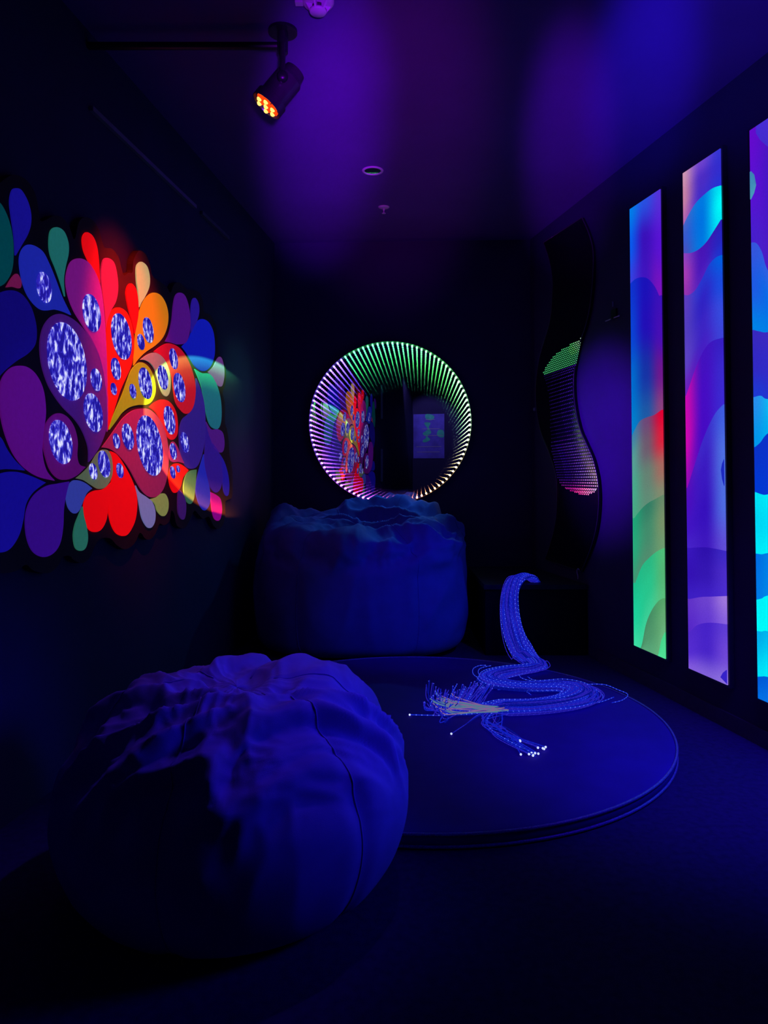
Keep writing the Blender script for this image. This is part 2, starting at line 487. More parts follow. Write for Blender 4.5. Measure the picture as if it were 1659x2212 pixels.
def panel_emit():
    m = bpy.data.materials.new('lit_panel_film')
    m.use_nodes = True
    nt = m.node_tree
    nt.nodes.clear()
    o = nt.nodes.new('ShaderNodeOutputMaterial')
    e = nt.nodes.new('ShaderNodeEmission')
    a = nt.nodes.new('ShaderNodeAttribute')
    a.attribute_name = 'film_colour'
    n = nt.nodes.new('ShaderNodeTexNoise')
    n.inputs['Scale'].default_value = 140
    tc = nt.nodes.new('ShaderNodeTexCoord')
    mr = nt.nodes.new('ShaderNodeMapRange')
    mr.inputs[3].default_value = 0.9
    mr.inputs[4].default_value = 1.1
    nt.links.new(tc.outputs['Object'], n.inputs['Vector'])
    nt.links.new(n.outputs['Fac'], mr.inputs[0])
    nt.links.new(a.outputs['Color'], e.inputs['Color'])
    nt.links.new(mr.outputs[0], e.inputs['Strength'])
    nt.links.new(e.outputs[0], o.inputs['Surface'])
    return m


film_m = panel_emit()
frame_m = principled('black_panel_frame', (0.03, 0.03, 0.05), 0.4)


def interp(xs, t):
    if t <= xs[0][0]:
        return xs[0][1]
    for (a, p), (b, q) in zip(xs, xs[1:]):
        if t <= b:
            k = (t - a) / max(b - a, 1e-9)
            return p + (q - p) * k
    return xs[-1][1]


def light_panel(sL, sR, zb, zt, label, bounds, cols, extra=()):
    """bounds: list of curves [(u, z)] from the top; cols: per region rows of three colours (left, middle, right)"""
    root = thing('light_panel', frame_right((sL + sR) / 2, zb, 0), label, 'light panel', 'tall colour-changing light panels on the right wall')
    bm = bmesh.new()
    e = 0.012
    lo, hi = min(sL, sR) - e, max(sL, sR) + e
    box(bm, frame_right(lo, zb - e, 0.001), DR * (hi - lo), NR * 0.025, UP * (zt - zb + 2 * e))
    link('backing', bm, frame_m, root)
    curves = [[(0, zt), (1, zt)]] + bounds + [[(0, zb), (1, zb)]]
    NU, NV = 40, 14
    smooth = []
    for c in curves:
        cc = catmull(c, 8) if len(c) > 2 else c
        smooth.append(sorted(cc, key=lambda q: q[0]))

    def patch(top, bot, rows, u0, u1, off0, off1):
        bm = bmesh.new()
        lay = bm.verts.layers.float_color.new('film_colour')
        grid = []
        for i in range(NU + 1):
            u = u0 + (u1 - u0) * i / NU
            za, zc = max(zb, interp(top, u)), max(zb, interp(bot, u))
            colm = []
            for j in range(NV + 1):
                v = j / NV
                z = za + (zc - za) * v
                w = bm.verts.new(frame_right(sL + (sR - sL) * u, z, off1))
                r = v * (len(rows) - 1)
                r0 = min(int(r), len(rows) - 2)
                fr = r - r0
                fr = fr * fr * (3 - 2 * fr)
                q = u * 2
                q0 = min(int(q), 1)
                fq = q - q0
                fq = fq * fq * (3 - 2 * fq)
                cc = [0, 0, 0]
                for ch in range(3):
                    t0 = rows[r0][q0][ch] * (1 - fq) + rows[r0][q0 + 1][ch] * fq
                    t1 = rows[r0 + 1][q0][ch] * (1 - fq) + rows[r0 + 1][q0 + 1][ch] * fq
                    cc[ch] = t0 * (1 - fr) + t1 * fr
                w[lay] = lin(cc) + (1,)
                colm.append(w)
            grid.append(colm)
        back = []
        for i in range(NU):
            for j in range(NV):
                try:
                    bm.faces.new((grid[i][j], grid[i + 1][j], grid[i + 1][j + 1], grid[i][j + 1]))
                except ValueError:
                    pass
        ed = [x for x in bm.edges if x.is_boundary]
        ex = bmesh.ops.extrude_edge_only(bm, edges=ed)
        vs = [g for g in ex['geom'] if isinstance(g, bmesh.types.BMVert)]
        bmesh.ops.translate(bm, verts=vs, vec=NR * (off0 - off1))
        bmesh.ops.remove_doubles(bm, verts=bm.verts[:], dist=1e-6)
        return link('colour_wave', bm, film_m, root)
    for k, rows in enumerate(cols):
        patch(smooth[k], smooth[k + 1], rows, 0, 1, 0.0262, 0.031)
    for top, bot, rows, u0, u1 in extra:
        patch(sorted(top), sorted(bot), rows, u0, u1, 0.0312, 0.033)
    return root


def us(sL, sR, pts):
    """picture points on the wall -> (share of the panel's width, height)"""
    out = []
    for u, v in pts:
        s, z = wr(u, v, 0.03)
        out.append(((s - sL) / (sR - sL), z))
    return out


# panel beside the S-shaped mirror
sL, sR = (wr(1356, 455, 0.03)[0] + wr(1374, 1393, 0.03)[0]) / 2, (wr(1423, 414, 0.03)[0] + wr(1440, 1419, 0.03)[0]) / 2
PANW = sR - sL
zt, zb = 2.715, 0.207
b = [us(sL, sR, p) for p in (
    [C6(213, 1290), C6(250, 1255), C6(300, 1240), C6(350, 1255), C6(400, 1315), C6(430, 1380)],
    [C7(220, 270), C7(270, 175), C7(320, 142), C7(380, 122), C7(432, 85)],
    [C7(235, 870), C7(290, 800), C7(340, 757), C7(390, 730), C7(443, 700)],
    [C7(243, 1340), C7(290, 1220), C7(340, 1160), C7(400, 1110), C7(452, 1085)],
    [C7(240, 1900), C7(288, 1795), C7(320, 1640), C7(360, 1540), C7(410, 1470), C7(450, 1447)],
    [C7(240, 2600), C7(400, 1900), C7(430, 1760), C7(465, 1680)])]
light_panel(sL, sR, zb, zt, 'tall light panel next to the S-shaped mirror, blue on top and green below', b, [
    [[(0, 125, 232), (40, 80, 225), (84, 50, 215)], [(10, 88, 235), (58, 16, 185), (88, 18, 210)], [(55, 62, 222), (64, 20, 190), (124, 18, 188)]],
    [[(14, 50, 205), (26, 18, 185), (60, 16, 185)], [(10, 66, 212), (34, 14, 182), (72, 14, 180)], [(0, 108, 205), (22, 50, 165), (110, 22, 140)], [(0, 130, 205), (30, 90, 165), (140, 66, 125)]],
    [[(60, 130, 170), (110, 70, 120), (225, 0, 50)], [(84, 160, 150), (110, 90, 110), (222, 30, 60)], [(70, 170, 140), (100, 130, 115), (165, 105, 95)], [(70, 170, 132), (95, 140, 118), (130, 140, 110)]],
    [[(30, 165, 120), (50, 125, 100), (104, 138, 104)], [(40, 168, 124), (66, 140, 108), (120, 146, 104)], [(66, 150, 116), (80, 140, 110), (110, 155, 110)]],
    [[(28, 190, 140), (40, 182, 130), (80, 190, 120)], [(28, 208, 155), (40, 195, 140), (84, 180, 116)], [(60, 222, 165), (60, 205, 150), (90, 190, 125)]],
    [[(64, 130, 96), (70, 140, 100), (86, 165, 105)], [(70, 138, 100), (78, 148, 106), (100, 170, 115)], [(80, 160, 118), (88, 165, 120), (105, 180, 125)]],
    [[(60, 200, 140), (60, 205, 140), (70, 215, 140)], [(80, 225, 160), (80, 225, 160), (80, 225, 150)]],
])

# middle panel with the cyan lens
sL = (wr(1473, 381, 0.03)[0] + wr(1490, 1440, 0.03)[0]) / 2
sR = (wr(1556, 332, 0.03)[0] + wr(1571, 1470, 0.03)[0]) / 2
b = [us(sL, sR, p) for p in (
    [C6(605, 865), C6(640, 790), C6(700, 690), C6(770, 620), C6(830, 575), C6(890, 555)],
    [C6(608, 1060), C6(660, 1060), C6(720, 1035), C6(780, 980), C6(840, 890), C6(893, 805)],
    [C6(612, 1370), C6(650, 1373), C6(700, 1335), C6(750, 1250), C6(800, 1150), C6(850, 1095), C6(893, 1075)],
    [C6(628, 2130), C6(660, 2040), C6(690, 1950), C6(730, 1850), C6(780, 1760), C6(830, 1715), C6(893, 1695)],
    [C7(620, 650), C7(655, 540), C7(690, 430), C7(730, 310), C7(780, 190), C7(830, 100), C7(882, 45)],
    [C7(630, 1085), C7(740, 1080), C7(820, 1090), C7(893, 1105)],
    [C7(635, 1455), C7(720, 1440), C7(800, 1437), C7(900, 1433)],
    [C7(640, 1690), C7(690, 1645), C7(750, 1628), C7(820, 1627), C7(900, 1637)])]
t1 = us(sL, sR, [C7(888, 440), C7(874, 475), C7(866, 520)])
t2 = us(sL, sR, [C7(888, 635), C7(874, 585), C7(866, 520)])
w1 = us(sL, sR, [C7(862, 2020), C7(880, 1988), C7(905, 1968)])
light_panel(sL, sR, zb + 0.005, zt + 0.003, 'middle tall light panel, violet with a bright cyan lens shape near its top', b, [
    [[(205, 150, 178), (110, 66, 205), (52, 52, 210)], [(200, 130, 165), (76, 44, 195), (50, 44, 205)], [(180, 100, 175), (66, 44, 200), (40, 50, 210)]],
    [[(70, 100, 200), (0, 120, 225), (0, 225, 240)], [(56, 88, 205), (0, 115, 225), (0, 250, 250)], [(70, 80, 190), (0, 120, 225), (0, 235, 245)]],
    [[(140, 66, 190), (70, 20, 180), (44, 30, 180)], [(165, 60, 180), (72, 22, 185), (38, 36, 190)], [(150, 50, 175), (80, 30, 190), (30, 50, 205)]],
    [[(92, 60, 190), (40, 52, 205), (0, 94, 222)], [(84, 62, 190), (48, 34, 195), (26, 74, 222)], [(92, 66, 195), (60, 36, 195), (54, 74, 222)], [(110, 30, 185), (70, 30, 195), (60, 66, 215)]],
    [[(200, 10, 175), (66, 18, 190), (54, 30, 195)], [(205, 8, 175), (70, 12, 195), (58, 40, 205)], [(150, 10, 180), (70, 10, 195), (60, 40, 210)]],
    [[(90, 12, 185), (60, 40, 200), (60, 90, 222)], [(74, 14, 190), (58, 24, 192), (78, 110, 225)], [(66, 20, 195), (54, 16, 188), (78, 108, 225)], [(70, 34, 200), (62, 24, 190), (98, 76, 215)]],
    [[(56, 22, 188), (46, 16, 172), (60, 40, 195)], [(52, 18, 180), (52, 22, 178), (74, 44, 200)], [(60, 30, 195), (62, 30, 195), (74, 44, 205)]],
    [[(96, 50, 200), (108, 66, 206), (160, 120, 222)], [(86, 40, 200), (98, 56, 208), (135, 96, 222)]],
    [[(80, 40, 200), (70, 34, 200), (94, 60, 212)], [(84, 44, 208), (72, 36, 200), (110, 70, 215)], [(130, 90, 220), (128, 96, 216), (140, 112, 222)]],
], extra=[(t1, t2, [[(28, 40, 190)] * 3, [(28, 40, 190)] * 3], t1[-1][0], 1.0),
          (w1, [(w1[0][0], w1[0][1]), (1, zb + 0.01)], [[(54, 34, 200)] * 3, [(54, 34, 200)] * 3], w1[0][0], 1.0)])

# nearest panel, cut by the frame
sL = (wr(1622, 290, 0.03)[0] + wr(1635, 1502, 0.03)[0]) / 2
sR = sL + PANW * 0.98


def tail(p, extra):
    q = us(sL, sR, p)
    return q + [(x, q[-1][1] + dz) for x, dz in extra]


b = [tail([C6(1125, 980), C6(1160, 990), C6(1200, 1060), C6(1241, 1190)], [(0.75, -0.2), (1, -0.22)]),
     tail([C6(1133, 1633), C6(1180, 1645), C6(1241, 1650)], [(0.75, 0.0), (1, -0.02)]),
     tail([C6(1140, 2135), C6(1190, 2125), C6(1241, 2150)], [(0.75, 0.0), (1, 0.03)]),
     tail([C7(1110, 355), C7(1150, 320), C7(1203, 255)], [(0.75, 0.06), (1, 0.07)]),
     tail([C7(1113, 680), C7(1160, 697), C7(1203, 697)], [(0.75, 0.03), (1, 0.08)]),
     tail([C7(1118, 1125), C7(1160, 1130), C7(1203, 1122)], [(0.75, 0.03), (1, 0.07)]),
     tail([C7(1118, 1460), C7(1160, 1450), C7(1203, 1430)], [(0.75, 0.04), (1, 0.05)]),
     tail([C7(1120, 1685), C7(1160, 1690), C7(1203, 1688)], [(0.75, 0.0), (1, -0.02)]),
     tail([C7(1125, 2018), C7(1160, 2015), C7(1203, 2018)], [(0.75, 0.02), (1, 0.03)])]
k1 = us(sL, sR, [C6(1117, 450), C6(1140, 475), C6(1154, 550)])
k2 = us(sL, sR, [C6(1117, 657), C6(1140, 610), C6(1154, 550)])
q1 = us(sL, sR, [C6(1155, 165), C6(1190, 220), C6(1241, 265)])
light_panel(sL, sR, zb + 0.006, zt - 0.005, 'nearest tall light panel, cut by the right edge, cyan in its lower half', b, [
    [[(100, 10, 205), (72, 20, 190), (60, 30, 200)], [(90, 16, 210), (66, 22, 195), (60, 30, 200)], [(70, 30, 205), (76, 30, 195), (70, 30, 200)]],
    [[(54, 84, 220), (40, 100, 228), (20, 110, 230)], [(30, 90, 228), (0, 115, 232), (0, 120, 230)], [(0, 130, 230), (0, 125, 230), (0, 120, 230)]],
    [[(56, 40, 190), (58, 44, 195), (60, 50, 200)], [(50, 40, 195), (48, 44, 200), (40, 50, 205)], [(30, 56, 210), (36, 50, 205), (30, 60, 210)]],
    [[(40, 140, 235), (0, 205, 245), (0, 210, 245)], [(0, 150, 235), (0, 185, 240), (0, 200, 245)]],
    [[(10, 50, 200), (14, 46, 200), (10, 50, 200)], [(0, 56, 212), (10, 56, 205), (10, 60, 210)]],
    [[(0, 225, 245), (0, 238, 250), (0, 240, 250)], [(0, 215, 245), (0, 225, 250), (0, 235, 250)], [(0, 235, 250), (0, 245, 250), (0, 245, 250)]],
    [[(0, 110, 228), (0, 145, 228), (0, 150, 230)], [(0, 120, 230), (0, 150, 230), (0, 150, 230)]],
    [[(0, 240, 250), (0, 255, 250), (0, 255, 250)], [(0, 250, 250), (0, 255, 250), (0, 255, 250)]],
    [[(0, 170, 235), (0, 205, 240), (0, 210, 240)], [(0, 225, 248), (0, 250, 250), (0, 250, 250)]],
    [[(0, 90, 215), (0, 100, 220), (0, 105, 220)], [(0, 110, 228), (20, 120, 228), (20, 120, 228)]],
], extra=[(k1, k2, [[(60, 130, 180), (60, 140, 175), (60, 140, 170)], [(70, 150, 185), (60, 140, 175), (60, 140, 170)]], 0.0, k1[-1][0]),
          ([(0.1, zt - 0.006), (1, zt - 0.006)], q1 + [(1, q1[-1][1] - 0.08)], [[(70, 44, 210)] * 3, [(66, 44, 205)] * 3], q1[0][0], 1.0)])

# ------------------------------------------------------------------ round infinity mirror on the back wall
MC = hit(842, 912, CBL, NB, 0.06)
MR = 173 / F * (MC.y)
mir = thing('infinity_mirror', MC - NB * 0.06, 'round infinity mirror ringed by glowing lights on the back wall', 'mirror')
gap0, gap1 = 0.006, 0.052
O = MC - NB * 0.06
bm = bmesh.new()
lathe(bm, [(MR + 0.010, 0.001), (MR + 0.010, 0.058), (MR + 0.016, 0.058), (MR + 0.016, 0.001)], O, NB, 128, True)
link('housing', bm, principled('black_mirror_housing', (0.02, 0.02, 0.03), 0.5), mir)


def mirror_back():
    m = bpy.data.materials.new('silvered_back_mirror')
    m.use_nodes = True
    nt = m.node_tree
    nt.nodes.clear()
    o = nt.nodes.new('ShaderNodeOutputMaterial')
    g = nt.nodes.new('ShaderNodeBsdfGlossy')
    g.inputs['Color'].default_value = (0.91, 0.91, 0.925, 1)
    g.inputs['Roughness'].default_value = 0.0
    nt.links.new(g.outputs[0], o.inputs['Surface'])
    return m


NT_ = Vector((-math.sin(math.radians(9.2)), -math.cos(math.radians(9.2)), 0))   # tilted shading normal aims the outer reflection; the sheet itself lies flat


def two_way():
    m = bpy.data.materials.new('half_silvered_glass')
    m.use_nodes = True
    nt = m.node_tree
    nt.nodes.clear()
    o = nt.nodes.new('ShaderNodeOutputMaterial')
    g = nt.nodes.new('ShaderNodeBsdfGlossy')
    g.inputs['Roughness'].default_value = 0.0
    g.inputs['Color'].default_value = (0.95, 0.95, 0.96, 1)
    t = nt.nodes.new('ShaderNodeBsdfTransparent')
    g2 = nt.nodes.new('ShaderNodeBsdfGlossy')
    g2.inputs['Roughness'].default_value = 0.0
    cv = nt.nodes.new('ShaderNodeCombineXYZ')
    for i_ in range(3):
        cv.inputs[i_].default_value = NT_[i_]
    nt.links.new(cv.outputs[0], g2.inputs['Normal'])
    mg = nt.nodes.new('ShaderNodeMixShader')
    mx = nt.nodes.new('ShaderNodeMixShader')
    ge = nt.nodes.new('ShaderNodeNewGeometry')
    mr = nt.nodes.new('ShaderNodeMapRange')
    mr.inputs[3].default_value = 0.5      # silvering seen from the room
    mr.inputs[4].default_value = 0.97      # and from inside the box
    nt.links.new(ge.outputs['Backfacing'], mr.inputs[0])
    nt.links.new(mr.outputs[0], mx.inputs[0])
    nt.links.new(t.outputs[0], mx.inputs[1])
    nt.links.new(ge.outputs['Backfacing'], mg.inputs[0])
    nt.links.new(g2.outputs[0], mg.inputs[1])
    nt.links.new(g.outputs[0], mg.inputs[2])
    nt.links.new(mg.outputs[0], mx.inputs[2])
    nt.links.new(mx.outputs[0], o.inputs['Surface'])
    return m


def disc(name, rad, off, m, parent, n=128):
    bm = bmesh.new()
    a = DB
    vs = [bm.verts.new(O + NB * off + (a * math.cos(2 * math.pi * k / n) + UP * math.sin(2 * math.pi * k / n)) * rad) for k in range(n)]
    f = bm.faces.new(vs)
    f.normal_update()
    if f.normal.dot(NB) < 0:
        f.normal_flip()
    me = bpy.data.meshes.new(name)
    bm.to_mesh(me)
    bm.free()
    me.materials.append(m)
    o = bpy.data.objects.new(name, me)
    col.objects.link(o)
    o.parent = parent
    o.matrix_parent_inverse = parent_inverse(parent)
    return o


disc('back_mirror', MR + 0.009, gap0, mirror_back(), mir)
disc('front_glass', MR - 0.0075, gap1, two_way(), mir)
NLED = 100
proto = {}


def led_colour(a):
    """a in degrees, anticlockwise from the right"""
    stops = [(0, (190, 255, 190)), (50, (90, 235, 110)), (90, (70, 225, 120)), (124, (60, 220, 110)), (127, (120, 90, 255)), (160, (125, 80, 255)), (200, (140, 80, 250)), (235, (185, 80, 250)), (255, (210, 90, 215)), (275, (255, 120, 130)), (300, (255, 170, 110)), (330, (240, 215, 150)), (360, (190, 255, 190))]
    for (p, c), (q, d) in zip(stops, stops[1:]):
        if p <= a <= q:
            t = (a - p) / (q - p)
            return tuple(c[i] + (d[i] - c[i]) * t for i in range(3))


for k in range(NLED):
    ang = 360 * (k + 0.5) / NLED
    c = lin(led_colour(ang))
    m = emission('led_%03d' % k, c, 15.0)
    a = math.radians(ang)
    p = O + (DB * math.cos(a) + UP * math.sin(a)) * MR
    bm = bmesh.new()
    tube(bm, [p + NB * (0.020 + 0.0365 * j / 6) for j in range(7)], [0.003, 0.006, 0.007, 0.007, 0.007, 0.006, 0.003], 8)
    link('led', bm, m, mir, True)

# ------------------------------------------------------------------ S-shaped mirror with rows of lights on the right wall


def C5(x, y):
    return (1100 + x / 2.6035, 440 + y / 2.6035)


s_right = [(410, 78), (450, 170), (473, 270), (471, 420), (455, 580), (430, 690), (405, 765), (380, 870), (366, 960), (365, 1060), (376, 1160), (401, 1270), (436, 1350), (471, 1430), (494, 1520), (504, 1600), (505, 1690), (495, 1800), (472, 1900), (440, 1990), (405, 2070)]
s_left = [(205, 2000), (228, 1930), (250, 1850), (265, 1760), (270, 1670), (268, 1560), (255, 1490), (225, 1400), (185, 1300), (160, 1200), (150, 1100), (152, 1000), (170, 870), (205, 750), (233, 640), (243, 520), (243, 430), (225, 320), (192, 218)]
edge = catmull([C5(*p) for p in s_right], 4) + catmull([C5(*p) for p in s_left], 4)
sm_c = wr(1220, 900)
smir = thing('wavy_mirror', frame_right(sm_c[0], sm_c[1], 0), 'tall S-shaped dark mirror with rows of tiny lights on the right wall', 'mirror')
glass_m = principled('dark_mirror_glass', (0.006, 0.006, 0.012), 0.12, nscale=3, spec=0.6)
ol = [wr(u, v, 0.02) for u, v in edge]
bm = bmesh.new()
slab(bm, ol, frame_right, 0.004, 0.02)
link('mirror_face', bm, glass_m, smir)
bm = bmesh.new()
cs = (sum(p[0] for p in ol) / len(ol), 0)
n = len(ol)
rim_in = [frame_right(s, z, 0.022) for s, z in ol]
tube(bm, rim_in + rim_in[:1], 0.0035, 6, False)
link('rim', bm, principled('dark_mirror_rim', (0.05, 0.05, 0.07), 0.3), smir, True)


def inside(p, poly):
    r = False
    x, y = p
    for (x0, y0), (x1, y1) in zip(poly, poly[1:] + poly[:1]):
        if (y0 > y) != (y1 > y) and x < (x1 - x0) * (y - y0) / (y1 - y0) + x0:
            r = not r
    return r


lit_right = [(402, 772), (376, 895), (362, 960), (361, 1060), (372, 1160), (397, 1270), (431, 1350), (466, 1430), (488, 1520), (499, 1600)]
lit_bot = [(478, 1625), (430, 1638), (370, 1625), (310, 1595), (278, 1555)]
lit_left = [(262, 1500), (248, 1440), (236, 1380), (232, 1300), (228, 1200), (225, 1100), (215, 1040), (195, 980), (192, 950), (215, 900), (255, 850), (320, 805), (400, 757)]
region = catmull([C5(*p) for p in lit_right + lit_bot + lit_left], 4, True)
reg = [wr(u, v, 0.022) for u, v in region]
dots = []
rows = []
y = 757
while y < 1645:                      # rows counted down the right-hand edge (in the crop's scale)
    step = 12.5 if y < 900 else 15 if y < 925 else 22 if y < 1330 else 17
    rows.append(y)
    y += step
for yy in rows:
    xe = interp([(q[1], q[0]) for q in sorted(lit_right, key=lambda q: q[1])], yy)
    s1, z1 = wr(*C5(xe, yy), 0.022)
    for k in range(60):
        s = s1 + 0.026 * k + 0.002
        z = z1 - (0.02 * math.sin((yy - 757) / 888 * math.pi) * (k * 0.05))
        if inside((s, z), reg):
            dots.append((s, z, k, yy))
for yy in range(1610, 1650, 9):
    s1, z1 = wr(*C5(470, yy), 0.022)
    for k in range(0, 40):
        s = s1 + 0.026 * k - 0.03
        if inside((s, z1), reg) and all((s - d[0]) ** 2 + (z1 - d[1]) ** 2 > 0.012 ** 2 for d in dots):
            dots.append((s, z1, k, yy))


def dot_mat(s, z, k, yy):
    if yy < 905:
        w = max(0, 1 - k / 7) * max(0, 1 - (yy - 757) / 90)
        c, st = (90 + 120 * w, 215 + 20 * w, 120 + 80 * w), 0.85
    else:
        w = min(1, max(0, (yy - 1280) / 250)) * max(0, 1 - k / 14)
        mg = min(1, max(0, (yy - 1540) / 80)) * min(1, k / 6)
        c = (95 + 130 * w + 110 * mg, 42 + 150 * w - 20 * mg, 205 + 45 * w - 50 * mg)
        st = 0.62 * max(0.16, 1 - k / (17 if yy < 1300 else 34)) + 0.6 * w + 0.6 * mg
    c = tuple(int(min(255, max(0, x)) / 24) * 24 + 6 for x in c)
    st = max(0.1, round(st * 5) / 5)
    return 'mirror_dot_%d_%d_%d_%.1f' % (c + (st,)), c, st


order = sorted(range(len(dots)), key=lambda i: -(frame_right(dots[i][0], dots[i][1], 0).length and 1.0 / frame_right(dots[i][0], dots[i][1], 0).length))
near = set(order[:100])


def bead(bm, p, r, nrm):
    a, bb = basis(nrm)
    rings = []
    for h, rr in ((0.0, 1.0), (0.45, 0.85), (0.8, 0.45)):
        rings.append([bm.verts.new(p + nrm * r * h + (a * math.cos(k * math.pi / 3) + bb * math.sin(k * math.pi / 3)) * r * rr) for k in range(6)])
    for r0, r1 in zip(rings, rings[1:]):
        for k in range(6):
            bm.faces.new((r0[k], r0[(k + 1) % 6], r1[(k + 1) % 6], r1[k]))
    bm.faces.new(rings[-1])
    bm.faces.new(rings[0][::-1])


rest = bmesh.new()
rest_m, rest_i = [], {}
for i, (s, z, k, yy) in enumerate(dots):
    nm, c, st = dot_mat(s, z, k, yy)
    m = emission(nm, lin(c), st)
    p = frame_right(s, z, 0.0205)
    r = 0.0048 if yy < 905 or yy > 1330 else 0.0042
    if i in near:
        bm = bmesh.new()
        bead(bm, p, r, NR)
        link('light_dot', bm, m, smir)
    else:
        if nm not in rest_i:
            rest_i[nm] = len(rest_m)
            rest_m.append(m)
        n0 = len(rest.faces)
        bead(rest, p, r, NR)
        rest.faces.ensure_lookup_table()
        for f in rest.faces[n0:]:
            f.material_index = rest_i[nm]
o = link('light_dots', rest, rest_m[0], smir)
for m in rest_m[1:]:
    o.data.materials.append(m)
o['kind'] = 'stuff'
o.name = 'light_dot_field'
bm = bmesh.new()
kn = wr(1162, 884, 0.0)
lathe(bm, [(0, 0.03), (0.012, 0.03), (0.014, 0.024), (0.014, 0.004), (0, 0.004)], frame_right(kn[0] + 0.012, kn[1], 0), NR, 16)
link('fixing_knob', bm, principled('grey_plastic', (0.3, 0.3, 0.4), 0.4), smir, True)

# ------------------------------------------------------------------ cloth sacks


def sack(root, profile, sx, sy, rot, amp, seed, mat, nseam, name='cover', NS=300, NT=170, square=2.0, fs=1.0, lean=0.0, up0=0.42, upw=0.4, sag=0.3):
    """profile [(radius, height)] bottom to top, unit radius; crumpled towards the top"""
    prof = catmull(profile, 24)
    L = [0]
    for p, q in zip(prof, prof[1:]):
        L.append(L[-1] + math.hypot(q[0] - p[0], q[1] - p[1]))

    def at(t):
        t *= L[-1]
        for i in range(1, len(L)):
            if t <= L[i]:
                k = (t - L[i - 1]) / max(1e-9, L[i] - L[i - 1])
                return (prof[i - 1][0] + (prof[i][0] - prof[i - 1][0]) * k, prof[i - 1][1] + (prof[i][1] - prof[i - 1][1]) * k)
        return prof[-1]
    o3 = Vector((seed * 3.1, seed * 1.7, seed * 0.9))
    grid = []
    topz = max(p[1] for p in prof)
    for i in range(NT + 1):
        t = i / NT
        r, z = at(t)
        r2, z2 = at(min(1, t + 0.01))
        r1, z1 = at(max(0, t - 0.01))
        tr, tz = r2 - r1, z2 - z1
        ln = math.hypot(tr, tz) or 1
        nr, nz = tz / ln, -tr / ln
        row = []
        for j in range(NS):
            a = 2 * math.pi * j / NS
            ca, sa = math.cos(a), math.sin(a)
            rr = r
            if square != 2.0:
                rr = r * (abs(ca) ** square + abs(sa) ** square) ** (-1 / square)
            x, y = rr * ca * sx, rr * sa * sy
            d = 0.0
            P = Vector((x, y, z)) * fs + o3
            up = max(0.0, min(1.0, (z / topz - up0) / upw))
            up = up * up * (3 - 2 * up)
            w = Vector((noise.noise(P * 2.1), noise.noise(P * 2.1 + Vector((7, 3, 1))), noise.noise(P * 2.1 + Vector((2, 9, 5))))) * 0.22
            Q = P + w
            # broad sags
            d += amp * 0.7 * noise.noise(P * 1.7) * (sag + (1 - sag) * up)
            # long folds running in one direction across the top
            f1 = noise.noise(Vector((Q.x * 2.3 + Q.y * 1.2, Q.y * 6.5 - Q.x * 2.0, Q.z * 3.0)))
            d += amp * 1.25 * up * (0.5 - min(1, abs(f1) * 2.6))
            f2 = noise.noise(Vector((Q.x * 7.0 - Q.y * 3, Q.y * 3.5 + Q.x * 2, Q.z * 4.0)) + Vector((11, 4, 2)))
            d += amp * 0.62 * up * (0.5 - min(1, abs(f2) * 2.4))
            f3 = noise.noise(Q * 14.0)
            d += amp * 0.25 * up * (0.5 - min(1, abs(f3) * 2.2))
            f5 = noise.noise(Q * 27.0)
            d += amp * 0.09 * up * (0.5 - min(1, abs(f5) * 2.0))
            # drawn, nearly vertical creases down the sides
            f4 = noise.noise(Vector((a * 3.2 + w.x * 4, z * 2.2 + w.y * 3, seed)))
            d += amp * 0.22 * (1 - 0.6 * up) * (0.45 - min(1, abs(f4) * 2.2)) * min(1, z / topz * 2.2)
            # panels pull in at each seam
            if nseam:
                q = (a / (2 * math.pi) * nseam + 0.5) % 1 - 0.5
                d -= 0.010 * math.exp(-(q * 16) ** 2) * min(1, r * 2)
            if t < 0.08:
                d *= t / 0.08
            zz = max(0.0, z + nz * d)
            zz *= 1 + lean * (y / sy) * min(1, zz / topz * 1.5)
            row.append(Vector((x + nr * ca * d, y + nr * sa * d, zz)))
        grid.append(row)
    R = Matrix.Rotation(rot, 3, 'Z')
    base = Vector(root.location)
    grid = [[base + R @ p for p in row] for row in grid]
    bm = bmesh.new()
    vs = [[bm.verts.new(p) for p in row] for row in grid]
    for i in range(NT):
        for j in range(NS):
            bm.faces.new((vs[i][j], vs[i][(j + 1) % NS], vs[i + 1][(j + 1) % NS], vs[i + 1][j]))
    bmesh.ops.remove_doubles(bm, verts=bm.verts[:], dist=1e-5)
    link(name, bm, mat, root, True)
    for k in range(nseam):
        j = int(round(k * NS / nseam)) % NS
        pts = []
        for i in range(int(NT * 0.06), int(NT * 0.93)):
            p = grid[i][j]
            e1 = grid[i + 1][j] - grid[i - 1][j]
            e2 = grid[i][(j + 2) % NS] - grid[i][j - 2]
            nn = e2.cross(e1)
            nn = nn.normalized() if nn.length > 1e-9 else UP
            pts.append(p + nn * 0.0005)
        bm = bmesh.new()
        tube(bm, pts[::2], 0.0028, 5)
        link('seam', bm, mat, root, True)


